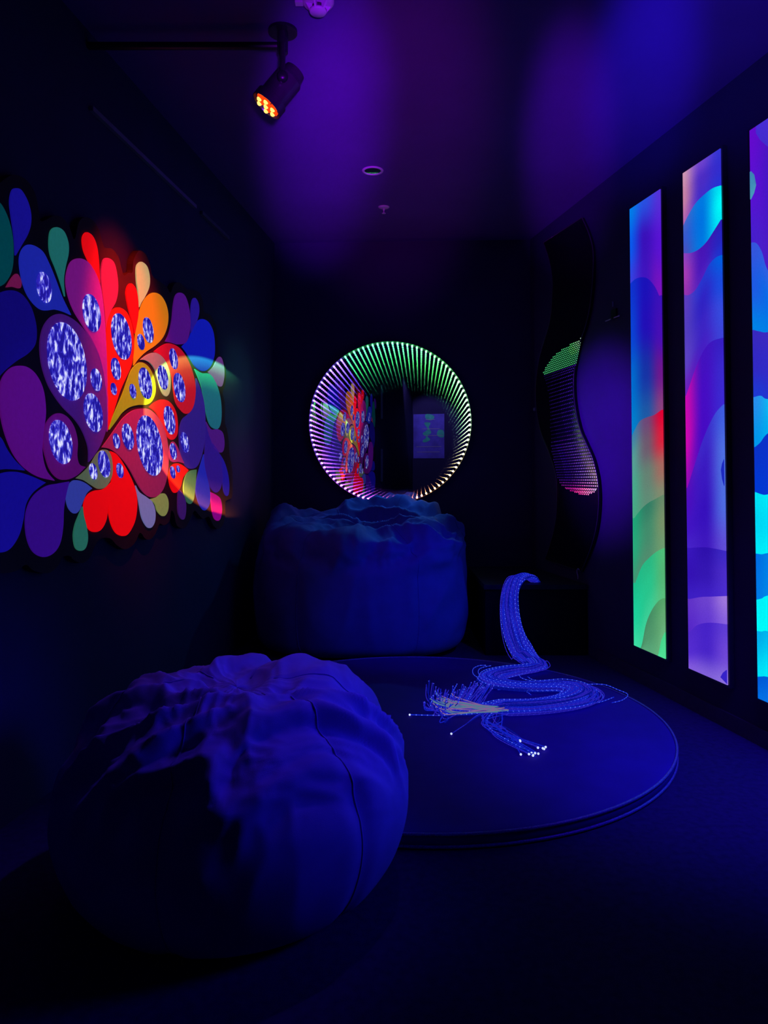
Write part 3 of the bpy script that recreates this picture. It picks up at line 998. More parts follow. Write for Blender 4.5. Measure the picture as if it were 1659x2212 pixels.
bag_m = principled('blue_bean_bag_cloth', (0.16, 0.13, 0.50), 0.8, nscale=9, vary=0.1, bump=0.12, bscale=500, spec=0.25)
bag = thing('bean_bag', (-0.440, 2.235, 0), 'large round blue bean bag in front, its top crumpled', 'bean bag')
sack(bag, [(0.0, 0.0), (0.25, 0.0), (0.40, 0.012), (0.475, 0.08), (0.517, 0.19), (0.520, 0.29), (0.490, 0.395), (0.42, 0.49), (0.32, 0.56), (0.20, 0.58), (0.08, 0.555), (0.0, 0.55)], 0.98, 0.97, 0.35, 0.033, 3.0, bag_m, 6)
bag2_m = principled('navy_bean_bag_cloth', (0.05, 0.07, 0.42), 0.75, nscale=9, vary=0.1, bump=0.12, bscale=500, spec=0.3)
bag2 = thing('bean_bag', (-0.155, 5.13, 0), 'tall dark blue bean bag below the round mirror', 'bean bag')
sack(bag2, [(0.0, 0.0), (0.45, 0.0), (0.78, 0.015), (0.94, 0.07), (0.99, 0.20), (1.0, 0.36), (0.985, 0.54), (0.955, 0.69), (0.90, 0.79), (0.79, 0.85), (0.56, 0.83), (0.30, 0.79), (0.0, 0.77)], 0.725, 0.53, -0.02, 0.085, 8.6, bag2_m, 6, square=2.7, fs=0.62, lean=0.12, up0=0.70, upw=0.2, sag=0.08)

# ------------------------------------------------------------------ round padded mat
mc = Vector((0.16923, 3.50067, 0))
mat_ = thing('floor_mat', mc, 'big round dark blue padded mat on the floor', 'mat')
mat_m = principled('navy_mat_vinyl', (0.04, 0.012, 0.30), 0.8, nscale=5, vary=0.12, bump=0.05, bscale=12, spec=0.1)
bm = bmesh.new()
MRAD = 1.119
prof = [(0, 0.0), (MRAD - 0.03, 0.0), (MRAD - 0.008, 0.006), (MRAD, 0.018), (MRAD, 0.036), (MRAD - 0.006, 0.046), (MRAD - 0.02, 0.05)]
prof += [(MRAD * x, 0.05 + 0.004 * (1 - x)) for x in (0.95, 0.85, 0.7, 0.5, 0.3, 0.1)] + [(0, 0.054)]
lathe(bm, prof, mc, UP, 160)
link('cover', bm, mat_m, mat_, True)
pip_m = principled('corded_piping', (0.10, 0.08, 0.42), 0.4, nscale=200, vary=0.5, spec=0.6)
for zz in (0.047, 0.008):
    bm = bmesh.new()
    pts = [mc + Vector((math.cos(2 * math.pi * k / 200) * (MRAD - 0.001), math.sin(2 * math.pi * k / 200) * (MRAD - 0.001), zz)) for k in range(200)]
    tube(bm, pts + pts[:1], 0.006, 8, False)
    link('piping', bm, pip_m, mat_, True)

# ------------------------------------------------------------------ low bench along the back right corner
bn_m = principled('black_bench_laminate', (0.004, 0.004, 0.012), 0.7, nscale=4, spec=0.1)
bx0 = 0.66
bench = thing('bench', (0.95, 5.2, 0), 'low dark bench under the S-shaped mirror', 'bench')
yb, zbn = 4.835, 0.46
xr = lambda y: PR.x + DR.x / DR.y * (y - PR.y) - 0.02
yback = lambda x: CBL.y + DB.y / DB.x * (x - CBL.x) - 0.02


def prism(bm, pts, z0, z1):
    lo = [bm.verts.new((x, y, z0)) for x, y in pts]
    hi = [bm.verts.new((x, y, z1)) for x, y in pts]
    bm.faces.new(hi)
    bm.faces.new(lo[::-1])
    k = len(pts)
    for i in range(k):
        bm.faces.new((lo[i], lo[(i + 1) % k], hi[(i + 1) % k], hi[i]))


bm = bmesh.new()
prism(bm, [(bx0, yb + 0.02), (xr(yb + 0.02), yb + 0.02), (xr(5.72), 5.72), (bx0, 5.72)], 0, zbn - 0.03)
link('base', bm, bn_m, bench)
bm = bmesh.new()
prism(bm, [(bx0 - 0.01, yb), (xr(yb), yb), (xr(5.74), 5.74), (bx0 - 0.01, 5.74)], zbn - 0.03, zbn)
link('top', bm, principled('dark_bench_top', (0.012, 0.008, 0.04), 0.6, spec=0.15), bench)

# ------------------------------------------------------------------ bundle of glowing fibre strands


def fibre_mat(name, c, hot, s0, s1):
    m = bpy.data.materials.new(name)
    m.use_nodes = True
    nt = m.node_tree
    nt.nodes.clear()
    o = nt.nodes.new('ShaderNodeOutputMaterial')
    e = nt.nodes.new('ShaderNodeEmission')
    a = nt.nodes.new('ShaderNodeAttribute')
    a.attribute_name = 'run'
    mu = nt.nodes.new('ShaderNodeMath')
    mu.operation = 'MULTIPLY'
    mu.inputs[1].default_value = 38.0
    fr = nt.nodes.new('ShaderNodeMath')
    fr.operation = 'FRACT'
    r = nt.nodes.new('ShaderNodeValToRGB')
    r.color_ramp.elements[0].position = 0.80
    r.color_ramp.elements[0].color = tuple(x * s0 for x in lin(c)) + (1,)
    r.color_ramp.elements[1].position = 0.85
    r.color_ramp.elements[1].color = tuple(x * s1 for x in lin(hot)) + (1,)
    k = r.color_ramp.elements.new(0.97)
    k.color = tuple(x * s1 for x in lin(hot)) + (1,)
    k = r.color_ramp.elements.new(1.0)
    k.color = tuple(x * s0 for x in lin(c)) + (1,)
    nt.links.new(a.outputs['Fac'], mu.inputs[0])
    nt.links.new(mu.outputs[0], fr.inputs[0])
    nt.links.new(fr.outputs[0], r.inputs['Fac'])
    nt.links.new(r.outputs['Color'], e.inputs['Color'])
    nt.links.new(e.outputs[0], o.inputs['Surface'])
    return m


FM = [fibre_mat('blue_fibre', (18, 28, 192), (24, 48, 215), 0.9, 0.9), fibre_mat('bright_blue_fibre', (22, 40, 205), (90, 115, 255), 0.9, 1.1),
      fibre_mat('violet_fibre', (38, 30, 190), (56, 50, 215), 0.8, 0.8), fibre_mat('deep_blue_fibre', (8, 16, 150), (10, 28, 170), 0.75, 0.75)]
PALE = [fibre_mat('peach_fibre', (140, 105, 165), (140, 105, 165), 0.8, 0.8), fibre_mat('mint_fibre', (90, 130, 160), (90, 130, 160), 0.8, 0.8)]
tip_m = emission('fibre_tip_glow', lin((190, 200, 255)), 1.3)
tip_b = emission('fibre_tip_blue', lin((70, 80, 240)), 1.1)


def fl(u, v, z=0.062):
    return hor(u, v, z)


ctrl = [deep(1160, 1262, 4.93), deep(1150, 1249, 4.90), deep(1130, 1246, 4.84), deep(1110, 1258, 4.78), deep(1101, 1290, 4.75), deep(1103, 1335, 4.73), deep(1116, 1385, 4.70)]
ctrl += [deep(1138, 1418, 4.66), fl(1163, 1440, 0.07), fl(1150, 1448), fl(1105, 1455), fl(1068, 1464), fl(1062, 1475), fl(1095, 1484), fl(1150, 1488), fl(1205, 1487), fl(1248, 1495), fl(1256, 1508), fl(1225, 1521), fl(1160, 1530), fl(1090, 1533)]
wid = [0.022, 0.024, 0.030, 0.040, 0.048, 0.055, 0.062, 0.062, 0.048, 0.05, 0.06, 0.065, 0.066, 0.062, 0.060, 0.068, 0.085, 0.090, 0.075, 0.070, 0.075]
flat = [0.7] * 4 + [0.5] * 4 + [0.4] + [0.33] * 12
tails = []
rt = random.Random(21)
left_ends = [(925, 1474), (935, 1495), (928, 1508), (933, 1517), (945, 1485), (953, 1490), (973, 1487), (993, 1482), (1013, 1484), (1030, 1476), (1040, 1472), (1042, 1478), (944, 1512), (960, 1516), (950, 1535), (930, 1519), (1005, 1490), (985, 1495), (968, 1500), (975, 1510), (1021, 1489), (1049, 1479)]
low_ends = [(1176, 1614), (1153, 1630), (1147, 1631), (1127, 1627), (1123, 1590), (1134, 1602), (1124, 1604), (1160, 1612), (1180, 1617), (1040, 1564), (1100, 1596), (1158, 1633)]
far_left = [(885, 1544), (925, 1561), (944, 1567), (975, 1585)]
bund = thing('fibre_optic_bundle', fl(1160, 1450, 0.055), 'glowing blue bundle of fibre optic strands coiled on the round mat', 'fibre optic light')
NST = 190
rest = bmesh.new()
rl = rest.verts.layers.float.new('run')
rest_mats = FM + PALE
path = catmull([tuple(c) for c in ctrl], 5)
wpath = catmull([(w, f_) for w, f_ in zip(wid, flat)], 5)
path = [Vector(p) for p in path]
for si in range(NST):
    ra, rb = rt.uniform(0, 2 * math.pi), math.sqrt(rt.random())
    oa, ob = math.cos(ra) * rb, math.sin(ra) * rb
    stray = si % 16 == 3
    if stray:
        oa *= 1.35
        ob *= 1.3
    pts = []
    ph = rt.uniform(0, 6)
    N = len(path)
    stop = N
    if rt.random() < 0.22:
        stop = int(N * rt.uniform(0.62, 0.97))
    for i in range(stop):
        p = path[i]
        d = (path[min(i + 1, N - 1)] - path[max(i - 1, 0)]).normalized()
        w, f_ = wpath[i]
        if i < 38:
            side = Vector((1, 0, 0)) - d * d.x
            if side.length < 0.3:
                side = Vector((1, 0, 0))
            side.normalize()
            other = d.cross(side)
        else:
            side = d.cross(UP).normalized()
            other = UP
        wob = 0.12 * math.sin(i * 0.21 + ph)
        q = p + side * w * (oa + wob) + other * w * f_ * (ob + wob * 0.5)
        if 38 <= i:
            q.z = max(0.0585, q.z + 0.012)
        if p.y > yb - 0.035 and p.z > 0.4:
            q.z = max(q.z, zbn + 0.006)
        pts.append(q)
    tipc = None
    if stop == N:
        kind = rt.random()
        last = pts[-1]
        if kind < 0.82:
            e = rt.choice(left_ends)
            e = (e[0] + rt.uniform(-14, 22), e[1] + rt.uniform(-6, 12))
            mid1 = fl(rt.uniform(1000, 1040), rt.uniform(1522, 1540))
            mid2 = fl((e[0] * 2 + 1000) / 3 - rt.uniform(5, 20), max(e[1] + 14, rt.uniform(1508, 1534)))
            end = fl(e[0], e[1], rt.uniform(0.06, 0.11))
        elif kind < 0.965:
            e = rt.choice(low_ends)
            e = (e[0] + rt.uniform(-5, 5), e[1] + rt.uniform(-5, 4))
            mid1 = fl(rt.uniform(1034, 1086), rt.uniform(1540, 1562))
            mid2 = fl(rt.uniform(1058, 1100), rt.uniform(1570, 1594))
            end = fl(e[0], e[1])
        else:
            e = rt.choice(far_left)
            mid1 = fl(1040, rt.uniform(1538, 1545))
            mid2 = fl((e[0] + 1040) / 2, e[1] * 0.45 + 1546 * 0.55)
            end = fl(e[0], e[1])
        cc = catmull([tuple(pts[-6]), tuple(last), tuple(mid1), tuple(mid2), tuple(end)], 7)
        pts += [Vector(p) for p in cc[8:]]
        for p in pts[-22:]:
            p.z = max(p.z, 0.0585)
        tipc = pts[-1]
    mi = rt.choice((0, 0, 0, 3, 1, 2, 2, 3))
    if stop == N and kind < 0.82 and rt.random() < 0.35:
        mi = 2
    r = 0.0026 if mi == 1 else 0.0022
    if si < 98:
        bm = bmesh.new()
        lay = bm.verts.layers.float.new('run')
        tube(bm, pts, r, 5, True, lay)
        so = link('strand', bm, FM[mi], bund, True)
    else:
        n0 = len(rest.faces)
        tube(rest, pts, r, 5, True, rl)
        rest.faces.ensure_lookup_table()
        for f in rest.faces[n0:]:
            f.material_index = mi
        so = None
    if tipc is not None and si < 98:
        bm = bmesh.new()
        bmesh.ops.create_icosphere(bm, subdivisions=2, radius=0.0048 if kind >= 0.82 else 0.0032, matrix=Matrix.Translation(tipc))
        link('strand_tip', bm, tip_m if kind >= 0.82 else tip_b, so, True)
# pale peach and mint strands in the fan
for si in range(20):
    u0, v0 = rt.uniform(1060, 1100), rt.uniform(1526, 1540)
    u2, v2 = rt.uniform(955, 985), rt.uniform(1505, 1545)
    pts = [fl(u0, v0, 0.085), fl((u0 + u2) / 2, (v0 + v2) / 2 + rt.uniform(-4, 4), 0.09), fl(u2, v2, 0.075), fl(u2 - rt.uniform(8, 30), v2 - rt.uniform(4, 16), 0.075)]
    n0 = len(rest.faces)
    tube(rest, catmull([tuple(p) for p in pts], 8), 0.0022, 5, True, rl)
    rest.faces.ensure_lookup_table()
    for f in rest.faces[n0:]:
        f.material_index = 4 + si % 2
# stray strands sweeping wide of the coil
for pp in ([(1140, 1462), (1160, 1470), (1220, 1467), (1270, 1478), (1285, 1500), (1270, 1518), (1220, 1528)],
           [(1240, 1480), (1300, 1478), (1335, 1490), (1356, 1500), (1345, 1512), (1322, 1518)],
           [(1326, 1506), (1290, 1518), (1230, 1527), (1150, 1536)],
           [(1120, 1452), (1130, 1466), (1190, 1480), (1235, 1495), (1228, 1514)],
           [(1045, 1470), (1024, 1458), (1022, 1445), (1035, 1438), (1050, 1437)],
           [(1055, 1470), (1036, 1458), (1034, 1447), (1045, 1441), (1061, 1438)],
           [(1075, 1490), (1110, 1487), (1135, 1493), (1147, 1501)]):
    n0 = len(rest.faces)
    tube(rest, catmull([tuple(fl(*p)) for p in pp], 8), 0.0022, 5, True, rl)
    rest.faces.ensure_lookup_table()
    for f in rest.faces[n0:]:
        f.material_index = 1
o = link('loose_fibre', rest, rest_mats[0], bund, True)
for m in rest_mats[1:]:
    o.data.materials.append(m)
o['kind'] = 'stuff'

# ------------------------------------------------------------------ ceiling fittings
blk = principled('black_metal', (0.015, 0.015, 0.025), 0.35, 0.3, nscale=30)
lens_p = deep(578, 226, 3.0)
aim = Vector((-1.24, 2.9, 1.7))
ax = (lens_p - aim).normalized()
par = thing('spotlight', Vector((lens_p.x + 0.05, lens_p.y + 0.02, H)), 'black stage spotlight with glowing orange lamps hanging from the ceiling', 'spotlight')
bm = bmesh.new()
lathe(bm, [(0.0, 0.004), (0.062, 0.004), (0.066, -0.008), (0.069, -0.008), (0.069, 0.03), (0.060, 0.034), (0.060, 0.14), (0.052, 0.155), (0.045, 0.185), (0, 0.19)], lens_p, ax, 40)
link('lamp_body', bm, principled('satin_black_metal', (0.04, 0.04, 0.06), 0.3, 0.5), par, False)
a, b_ = basis(ax)
hot = emission('hot_yellow_bulb', (1.0, 0.55, 0.10), 2.5)
warm = emission('red_orange_lamp', (1.0, 0.05, 0.004), 1.3)
for k in range(7):
    c = lens_p + (Vector((0, 0, 0)) if k == 6 else (a * math.cos(k * math.pi / 3) + b_ * math.sin(k * math.pi / 3)) * 0.039)
    bm = bmesh.new()
    lathe(bm, [(0, -0.012), (0.010, -0.010), (0.0165, -0.003), (0.0165, 0.006), (0, 0.006)], c, ax, 20)
    rg = link('lamp', bm, warm, par, True)
    bm = bmesh.new()
    lathe(bm, [(0, -0.019), (0.006, -0.018), (0.010, -0.0135), (0.0105, -0.008), (0, -0.008)], c, ax, 16)
    link('bulb', bm, hot, rg, True)
yside = ax.cross(UP).normalized()
piv = lens_p + ax * 0.10
bm = bmesh.new()
for sg in (1, -1):
    w_ = 0.012
    o_ = piv + yside * (sg * 0.078)
    tube(bm, [o_ + Vector((0, 0, -0.02)), o_ + Vector((0, 0, 0.14))], 0.011, 8)
tube(bm, [piv + yside * 0.085 + Vector((0, 0, 0.14)), piv - yside * 0.085 + Vector((0, 0, 0.14))], 0.011, 8)
link('yoke', bm, blk, par)
for sg in (1, -1):
    bm = bmesh.new()
    lathe(bm, [(0, 0.0), (0.02, 0.0), (0.022, 0.006), (0.022, 0.022), (0.016, 0.03), (0, 0.03)], piv + yside * sg * 0.066, yside * sg, 16)
    link('tilt_knob', bm, blk, par, True)
bm = bmesh.new()
top = piv + Vector((0, 0, 0.14))
tube(bm, [top, Vector((top.x, top.y, H - 0.012))], 0.022, 14)
lathe(bm, [(0, 0), (0.06, 0), (0.06, 0.012), (0, 0.012)], Vector((top.x, top.y, H - 0.0125)), UP, 24)
link('drop_pole', bm, blk, par)
yb2 = top.y
xw = PL.x + DL.x / DL.y * (yb2 - PL.y)
bm = bmesh.new()
tube(bm, [Vector((xw + 0.005, yb2, top.z + 0.03)), Vector((top.x - 0.021, yb2, top.z + 0.03))], 0.016, 12)
tag(link('lighting_bar', bm, blk), 'black horizontal bar running from the left wall to the spotlight', 'bar')

white = principled('white_plastic', (0.5, 0.48, 0.6), 0.45, nscale=12, vary=0.04)
chrome = principled('chrome_reflector', (0.8, 0.8, 0.85), 0.12, 1.0, nscale=6, vary=0.03)
dl = hor(805, 368, H)
down = thing('downlight', dl, 'round recessed downlight with a chrome reflector in the ceiling', 'ceiling light')
DN = Vector((0, 0, -1))
bm = bmesh.new()
lathe(bm, [(0.050, 0.0005), (0.066, 0.0005), (0.064, 0.006), (0.054, 0.008), (0.050, 0.006)], dl, DN, 48, True)
link('trim_ring', bm, white, down, True)
bm = bmesh.new()
lathe(bm, [(0.051, 0.004), (0.047, 0.0035), (0.034, 0.002), (0.018, 0.0012), (0, 0.001)], dl, DN, 48)
link('reflector', bm, chrome, down, True)
sp = hor(829, 447, H)
spr = thing('sprinkler', sp, 'small ceiling sprinkler beyond the downlight', 'sprinkler')
bm = bmesh.new()
lathe(bm, [(0, 0.0005), (0.040, 0.0005), (0.039, 0.004), (0.024, 0.010), (0.016, 0.011), (0, 0.011)], sp, DN, 32)
link('escutcheon', bm, white, spr, True)
bm = bmesh.new()
lathe(bm, [(0, 0.01), (0.008, 0.01), (0.007, 0.022), (0.004, 0.03), (0.0035, 0.044), (0, 0.044)], sp, DN, 14)
link('stem', bm, white, spr, True)
bm = bmesh.new()
lathe(bm, [(0, 0.043), (0.013, 0.043), (0.014, 0.045), (0.013, 0.047), (0, 0.047)], sp, DN, 20)
link('deflector', bm, white, spr, True)

sd = hor(687, 28, H - 0.056)
sd.z = H
det = thing('smoke_detector', sd, 'white smoke detector on the ceiling at the top edge', 'smoke detector')
bm = bmesh.new()
lathe(bm, [(0, 0.0005), (0.062, 0.0005), (0.062, 0.014), (0.056, 0.022), (0.050, 0.026), (0, 0.026)], sd, DN, 48)
link('base', bm, white, det, True)
bm = bmesh.new()
lathe(bm, [(0, 0.056), (0.030, 0.056), (0.033, 0.052), (0.034, 0.046), (0, 0.046)], sd, DN, 40)
link('cap', bm, white, det, True)
bm = bmesh.new()
lathe(bm, [(0, 0.026), (0.022, 0.026), (0.022, 0.046), (0, 0.046)], sd, DN, 32)
link('sensing_chamber', bm, principled('dark_plastic', (0.04, 0.04, 0.05), 0.5), det, True)
for k in range(6):
    t = 2 * math.pi * k / 6 + 0.3
    dr = Vector((math.cos(t), math.sin(t), 0))
    sd_ = Vector((-math.sin(t), math.cos(t), 0))
    bm = bmesh.new()
    vs = [bm.verts.new(sd + dr * r_ + sd_ * w_ + DN * h_) for r_, h_ in ((0.024, 0.022), (0.053, 0.022), (0.033, 0.051), (0.024, 0.051)) for w_ in (-0.004, 0.004)]
    for q in ((0, 2, 4, 6), (1, 7, 5, 3), (0, 1, 3, 2), (2, 3, 5, 4), (4, 5, 7, 6), (6, 7, 1, 0)):
        bm.faces.new([vs[i] for i in q])
    link('rib', bm, white, det)
bm = bmesh.new()
box(bm, sd + Vector((-0.088, -0.012, -0.022)), Vector((0.03, 0, 0)), Vector((0, 0.024, 0)), UP * 0.0215)
link('cable_entry', bm, white, det)

# ------------------------------------------------------------------ little things on the right wall
hk = wr(1329, 682, 0.0)
hook = thing('wall_bracket', frame_right(hk[0], hk[1], 0), 'small dark bracket on the right wall between the S-shaped mirror and the light panels', 'bracket')
hm = principled('grey_metal', (0.35, 0.33, 0.45), 0.35, 0.6)
bm = bmesh.new()
box(bm, frame_right(hk[0] - 0.03, hk[1] - 0.02, 0.001), DR * 0.06, NR * 0.012, UP * 0.06)
link('wall_plate', bm, blk, hook)
for s0_, s1_ in ((-0.085, -0.018), (0.018, 0.085)):
    bm = bmesh.new()
    tube(bm, [frame_right(hk[0] + s0_, hk[1] - 0.017, 0.018), frame_right(hk[0] + s1_, hk[1] - 0.017, 0.018)], 0.0045, 8)
    link('arm', bm, hm, hook)
bm = bmesh.new()
tube(bm, [frame_right(hk[0], hk[1] + 0.055, 0.014), frame_right(hk[0], hk[1] + 0.085, 0.014)], 0.005, 8)
link('pin', bm, hm, hook)
ck = wr(1252, 1238, 0.02)
pts = [frame_right(ck[0] + s_ / 1000, ck[1] + z_ / 1000, 0.03) for s_, z_ in ((-18, 22), (0, 30), (14, 22), (18, 6), (10, -10), (4, -24), (6, -40))]
bm = bmesh.new()
tube(bm, catmull([tuple(p) for p in pts], 5), 0.003, 8)
tag(link('cable_hook', bm, white), 'small pale curled cable end below the S-shaped mirror', 'cable')

# ------------------------------------------------------------------ rear wall, seen in the round mirror


def mirror_back_hit(u, v):
    p = hit(u, v, CBL, NB, gap1)
    d = ray(u, v)
    r = d - NT_ * (2 * d.dot(NT_))
    t = (REAR + 0.01 - p.y) / r.y
    t2 = (PL + NL * 0.01 - p).dot(NL) / r.dot(NL)
    return p + r * (t2 if 0 < t2 < t else t)


tl, br = mirror_back_hit(893, 895), mirror_back_hit(960, 990)
post = thing('sign', Vector(((tl.x + br.x) / 2, REAR, br.z)), 'pale violet sign with green shapes, seen reflected in the round mirror', 'sign')
x0, x1 = min(tl.x, br.x), max(tl.x, br.x)
z0, z1 = br.z, tl.z
pw, phh = x1 - x0, z1 - z0
bm = bmesh.new()
box(bm, Vector((x0, REAR + 0.001, z0)), Vector((pw, 0, 0)), Vector((0, 0.008, 0)), UP * phh)
link('sheet', bm, principled('poster_paper', (0.16, 0.12, 0.75), 0.5, nscale=5, vary=0.35), post)
gm = principled('poster_green_print', (0.08, 0.75, 0.45), 0.5, nscale=20, vary=0.2)
flip = 1 if tl.x < br.x else -1


def on_poster(a_, b__, off):
    aa = a_ if tl.x < br.x else 1 - a_
    return Vector((x0 + aa * pw, REAR + off, z1 - b__ * phh))


def poster_blob(pts, m, name):
    bm = bmesh.new()
    out = catmull(pts, 4, True)
    slab(bm, out, lambda a_, b__, o_: on_poster(a_, b__, o_), 0.0092, 0.0105)
    link(name, bm, m, post)


poster_blob([(0.42, 0.0), (0.62, 0.02), (0.68, 0.08), (0.58, 0.14), (0.44, 0.12), (0.38, 0.06)], gm, 'green_shape')
poster_blob([(0.35, 0.2), (0.55, 0.2), (0.5, 0.3), (0.58, 0.42), (0.45, 0.5), (0.55, 0.58), (0.36, 0.64), (0.3, 0.6), (0.42, 0.52), (0.3, 0.44), (0.46, 0.34)], gm, 'green_shape')
poster_blob([(0.82, 0.36), (0.97, 0.38), (0.98, 0.52), (0.84, 0.52), (0.76, 0.46)], gm, 'green_shape')
for yy, a0, a1 in ((0.13, 0.4, 0.7), (0.34, 0.28, 0.85), (0.49, 0.35, 0.95), (0.74, 0.1, 0.9), (0.86, 0.12, 0.85)):
    bm = bmesh.new()
    box(bm, on_poster(a0, yy, 0.0106), on_poster(a1, yy, 0) - on_poster(a0, yy, 0), Vector((0, 0.001, 0)), UP * 0.008)
    link('printed_line', bm, white, post)

# pale edge strips on the near part of the left wall, seen only in the mirror
for nm_, vv0, vv1 in (('trim_3', 832, 905), ('trim_4', 970, 1040)):
    a_, c_ = mirror_back_hit(825, vv0), mirror_back_hit(826, vv1)
    sa = (a_ - PL).dot(DL)
    bm = bmesh.new()
    box(bm, frame_left(sa - 0.03, c_.z, 0.001), DL * 0.06, NL * 0.015, UP * (a_.z - c_.z))
    struct(nm_, bm, principled('pale_door_edge', (0.5, 0.48, 0.65), 0.4))


# ------------------------------------------------------------------ lights


def lamp(kind, name, loc, target, energy, color, **kw):
    d = bpy.data.lights.new(name, kind)
    d.energy = energy
    d.color = color
    for k, v in kw.items():
        setattr(d, k, v)
    o = bpy.data.objects.new(name, d)
    col.objects.link(o)
    o.location = loc
    if target is not None:
        o.rotation_euler = (Vector(target) - Vector(loc)).to_track_quat('-Z', 'Y').to_euler()
    return o


# the orange-red spotlight on the mural
lamp('SPOT', 'mural_spot', lens_p - ax * 0.03, frame_left(wl(262, 712)[0], wl(262, 712)[1], 0.03), 125, (1.0, 0.03, 0.006), spot_size=math.radians(46), spot_blend=1.0, shadow_soft_size=0.04)
# unseen spots added by the right wall to brighten front bag and floor
lamp('SPOT', 'low_blue_fill', (1.70, 2.35, 1.10), (-0.25, 2.2, 0.33), 190, (0.035, 0.02, 1.0), spot_size=math.radians(28), spot_blend=0.6, shadow_soft_size=0.5)
lamp('SPOT', 'low_blue_fill', (1.75, 2.3, 1.6), (1.5, 2.95, 0.0), 120, (0.06, 0.008, 1.0), spot_size=math.radians(80), spot_blend=1.0, shadow_soft_size=0.2)
# unseen fill spots added for the bags, the mat and one petal
lamp('SPOT', 'blue_fill', (0.35, 2.95, 2.8), (-0.50, 2.25, 0.55), 60, (0.20, 0.06, 1.0), spot_size=math.radians(34), spot_blend=0.9, shadow_soft_size=0.05)
lamp('SPOT', 'blue_fill', (1.35, 2.6, 2.2), (0.25, 4.6, 0.45), 120, (0.03, 0.015, 1.0), spot_size=math.radians(26), spot_blend=1.0, shadow_soft_size=0.08)
lamp('SPOT', 'violet_fill', (1.3, 2.4, 2.7), (1.08, 3.25, 0.0), 55, (0.14, 0.01, 1.0), spot_size=math.radians(46), spot_blend=1.0, shadow_soft_size=0.1)  # added to tint the right side of the mat
lamp('SPOT', 'teal_fill', (0.25, 5.66, 1.75), (-0.10, 5.05, 0.75), 24, (0.03, 0.35, 0.75), spot_size=math.radians(75), spot_blend=1.0, shadow_soft_size=0.03)  # added, stands in for the round mirror's glow on the back bag
lamp('SPOT', 'blue_fill', (1.1, 1.4, 2.0), frame_left(wl(70, 880)[0], wl(70, 880)[1], 0.03), 22, (0.1, 0.05, 1.0), spot_size=math.radians(12), spot_blend=1.0, shadow_soft_size=0.03)  # added for a bluer centre on the plum petal
# tall violet and blue spots, added unseen by the camera, for the ceiling's glow patches


def beam(src, u, v, en, c, ang, squeeze):
    o_ = lamp('SPOT', 'ceiling_fill', src, hor(u, v, H), en, c, spot_size=math.radians(ang), spot_blend=1.0, shadow_soft_size=0.06)
    o_.scale = (squeeze, 1, 1)


beam((0.15, -0.2, 1.25), 700, 295, 1150, (0.33, 0.004, 1.0), 20, 0.55)
beam((0.15, -0.2, 1.25), 690, 340, 430, (0.36, 0.004, 1.0), 16, 0.5)
beam((0.0, -0.2, 1.25), 1228, 340, 950, (0.34, 0.004, 1.0), 18, 0.42)
beam((0.2, -0.2, 1.25), 1385, 190, 1000, (0.06, 0.012, 1.0), 16, 0.55)
beam((0.2, -0.2, 1.25), 1540, 60, 420, (0.10, 0.06, 1.0), 20, 0.8)
beam((0.15, -0.2, 1.25), 860, 320, 330, (0.6, 0.01, 0.8), 26, 0.6)
# little beams on the smoke detector
lamp('SPOT', 'detector_beam', (-0.75, 1.9, 2.2), sd, 2, (0.45, 0.08, 0.8), spot_size=math.radians(16), spot_blend=0.5, shadow_soft_size=0.02)
lamp('SPOT', 'detector_beam', (0.35, 1.7, 2.2), sd, 3, (0.12, 0.08, 1.0), spot_size=math.radians(16), spot_blend=0.5, shadow_soft_size=0.02)
# added violet spot, tints the right wall between mirror and panels
lamp('SPOT', 'wall_wash', (-0.5, 4.3, 1.7), frame_right(wr(1300, 940)[0], 1.4, 0), 300, (0.20, 0.005, 1.0), spot_size=math.radians(42), spot_blend=1.0, shadow_soft_size=0.05)
# added spots: soft glow far along the left wall, greenish above, violet below
lamp('SPOT', 'green_wash', (0.7, 5.0, 2.0), frame_left(wl(515, 850)[0], wl(515, 850)[1], 0), 20, (0.16, 0.9, 0.55), spot_size=math.radians(30), spot_blend=1.0, shadow_soft_size=0.05)
lamp('SPOT', 'grey_wash', (0.7, 5.0, 1.5), frame_left(wl(520, 1010)[0], wl(520, 1010)[1], 0), 16, (0.7, 0.4, 0.8), spot_size=math.radians(26), spot_blend=1.0, shadow_soft_size=0.05)
# beam with a rainbow rim, falling across the right half of the mural
cw = wl(448, 940)
gob = lamp('SPOT', 'rainbow_beam', (0.12, 0.35, 1.8), frame_left(cw[0], cw[1], 0.03), 10000, (1, 1, 1), spot_size=math.radians(30), spot_blend=0.1, shadow_soft_size=0.004)
gl = gob.data
gl.use_nodes = True
gt = gl.node_tree
em = gt.nodes['Emission']


def gm_(op, a_, b__=None):
    n_ = gt.nodes.new('ShaderNodeMath')
    n_.operation = op
    for i_, v_ in enumerate((a_, b__)):
        if v_ is None:
            continue
        if isinstance(v_, (int, float)):
            n_.inputs[i_].default_value = v_
        else:
            gt.links.new(v_, n_.inputs[i_])
    return n_.outputs[0]


gtc = gt.nodes.new('ShaderNodeNewGeometry')
ax3 = (frame_left(cw[0], cw[1], 0.03) - Vector((0.12, 0.35, 1.8))).normalized()
up3 = (UP - ax3 * ax3.z).normalized()
rt3 = ax3.cross(up3)


def gdot(v_):
    n_ = gt.nodes.new('ShaderNodeVectorMath')
    n_.operation = 'DOT_PRODUCT'
    gt.links.new(gtc.outputs['Incoming'], n_.inputs[0])
    n_.inputs[1].default_value = v_
    return n_.outputs['Value']


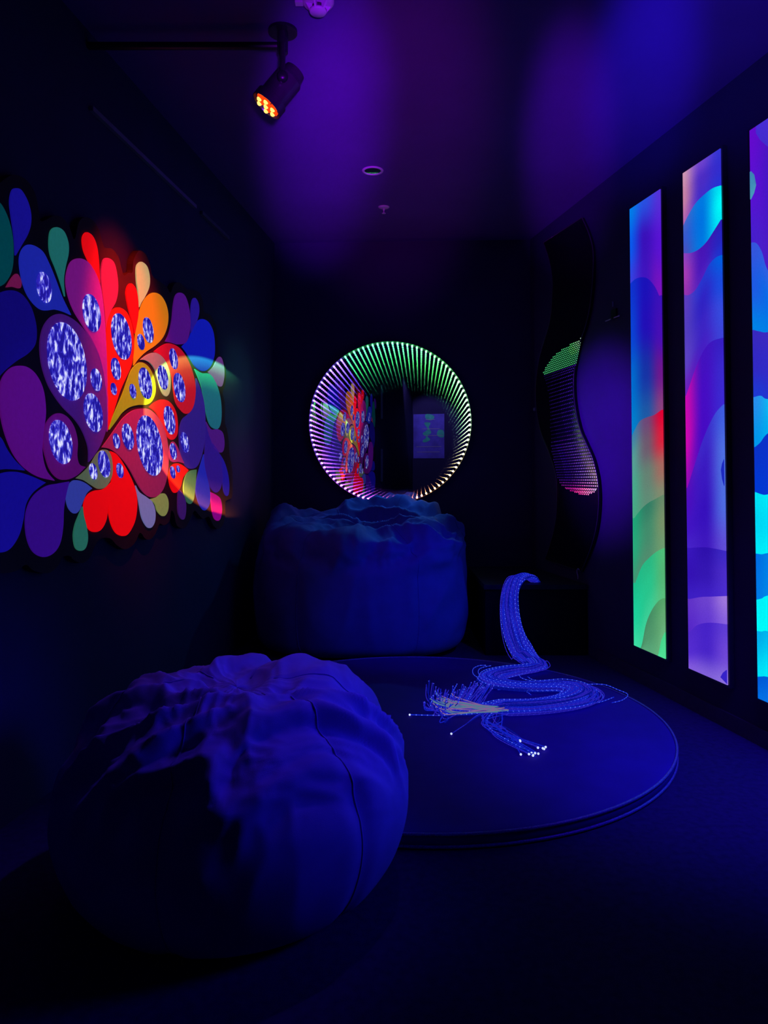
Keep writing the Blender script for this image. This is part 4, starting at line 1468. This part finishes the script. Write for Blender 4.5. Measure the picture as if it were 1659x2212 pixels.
gw = gdot(ax3)
ux = gm_('DIVIDE', gdot(rt3), gw)
uy = gm_('DIVIDE', gdot(up3), gw)
rr_ = gm_('SQRT', gm_('ADD', gm_('MULTIPLY', ux, ux), gm_('MULTIPLY', uy, uy)))
BEAM = 0.112
rad_ = gt.nodes.new('ShaderNodeValToRGB')
el = rad_.color_ramp.elements
el[0].position, el[0].color = 0.0, (0.015, 0.015, 0.015, 1)
el[1].position, el[1].color = 1.0, (0, 0, 0, 1)
for po, va in ((0.55, 0.03), (0.78, 0.28), (0.92, 1.0), (0.955, 0.0)):
    k_ = el.new(po)
    k_.color = (va, va, va, 1)
gt.links.new(gm_('DIVIDE', rr_, BEAM), rad_.inputs['Fac'])
ang_ = gt.nodes.new('ShaderNodeValToRGB')
el = ang_.color_ramp.elements
el[0].position, el[0].color = 0.0, (0.5, 0.11, 0.015, 1)
el[1].position, el[1].color = 1.0, (0.03, 0.95, 0.14, 1)
k_ = el.new(0.45)
k_.color = (0.30, 0.20, 0.03, 1)
k_ = el.new(0.72)
k_.color = (0.30, 0.36, 0.05, 1)
gt.links.new(gm_('ADD', gm_('MULTIPLY', gm_('DIVIDE', uy, BEAM), 0.5), 0.5), ang_.inputs['Fac'])
gx = gt.nodes.new('ShaderNodeMixRGB')
gx.blend_type = 'MULTIPLY'
gx.inputs[0].default_value = 1
gt.links.new(rad_.outputs[0], gx.inputs[1])
gt.links.new(ang_.outputs[0], gx.inputs[2])
side = gt.nodes.new('ShaderNodeMapRange')
side.interpolation_type = 'SMOOTHSTEP'
side.inputs[1].default_value = 0.1
side.inputs[2].default_value = 0.45
side.inputs[3].default_value = 1.0
side.inputs[4].default_value = 0.0
gt.links.new(gm_('DIVIDE', ux, BEAM), side.inputs[0])
gt.links.new(side.outputs[0], em.inputs['Strength'])
gt.links.new(gx.outputs[0], em.inputs['Color'])
# unseen spot added to light the sign on the rear wall
lamp('SPOT', 'sign_fill', ((x0 + x1) / 2, REAR + 1.2, 2.9), ((x0 + x1) / 2, REAR, (z0 + z1) / 2), 70, (0.4, 0.35, 1.0), spot_size=math.radians(50), spot_blend=0.5, shadow_soft_size=0.03)

w = bpy.data.worlds.new('world')
scn.world = w
w.use_nodes = True
w.node_tree.nodes['Background'].inputs[0].default_value = (0, 0, 0, 1)

scn.view_settings.view_transform = 'Standard'
scn.view_settings.look = 'None'
scn.view_settings.exposure = 0
scn.view_settings.gamma = 1
scn.view_settings.use_curve_mapping = False
scn.cycles.max_bounces = 72
scn.cycles.glossy_bounces = 70
scn.cycles.diffuse_bounces = 3
scn.cycles.transparent_max_bounces = 16
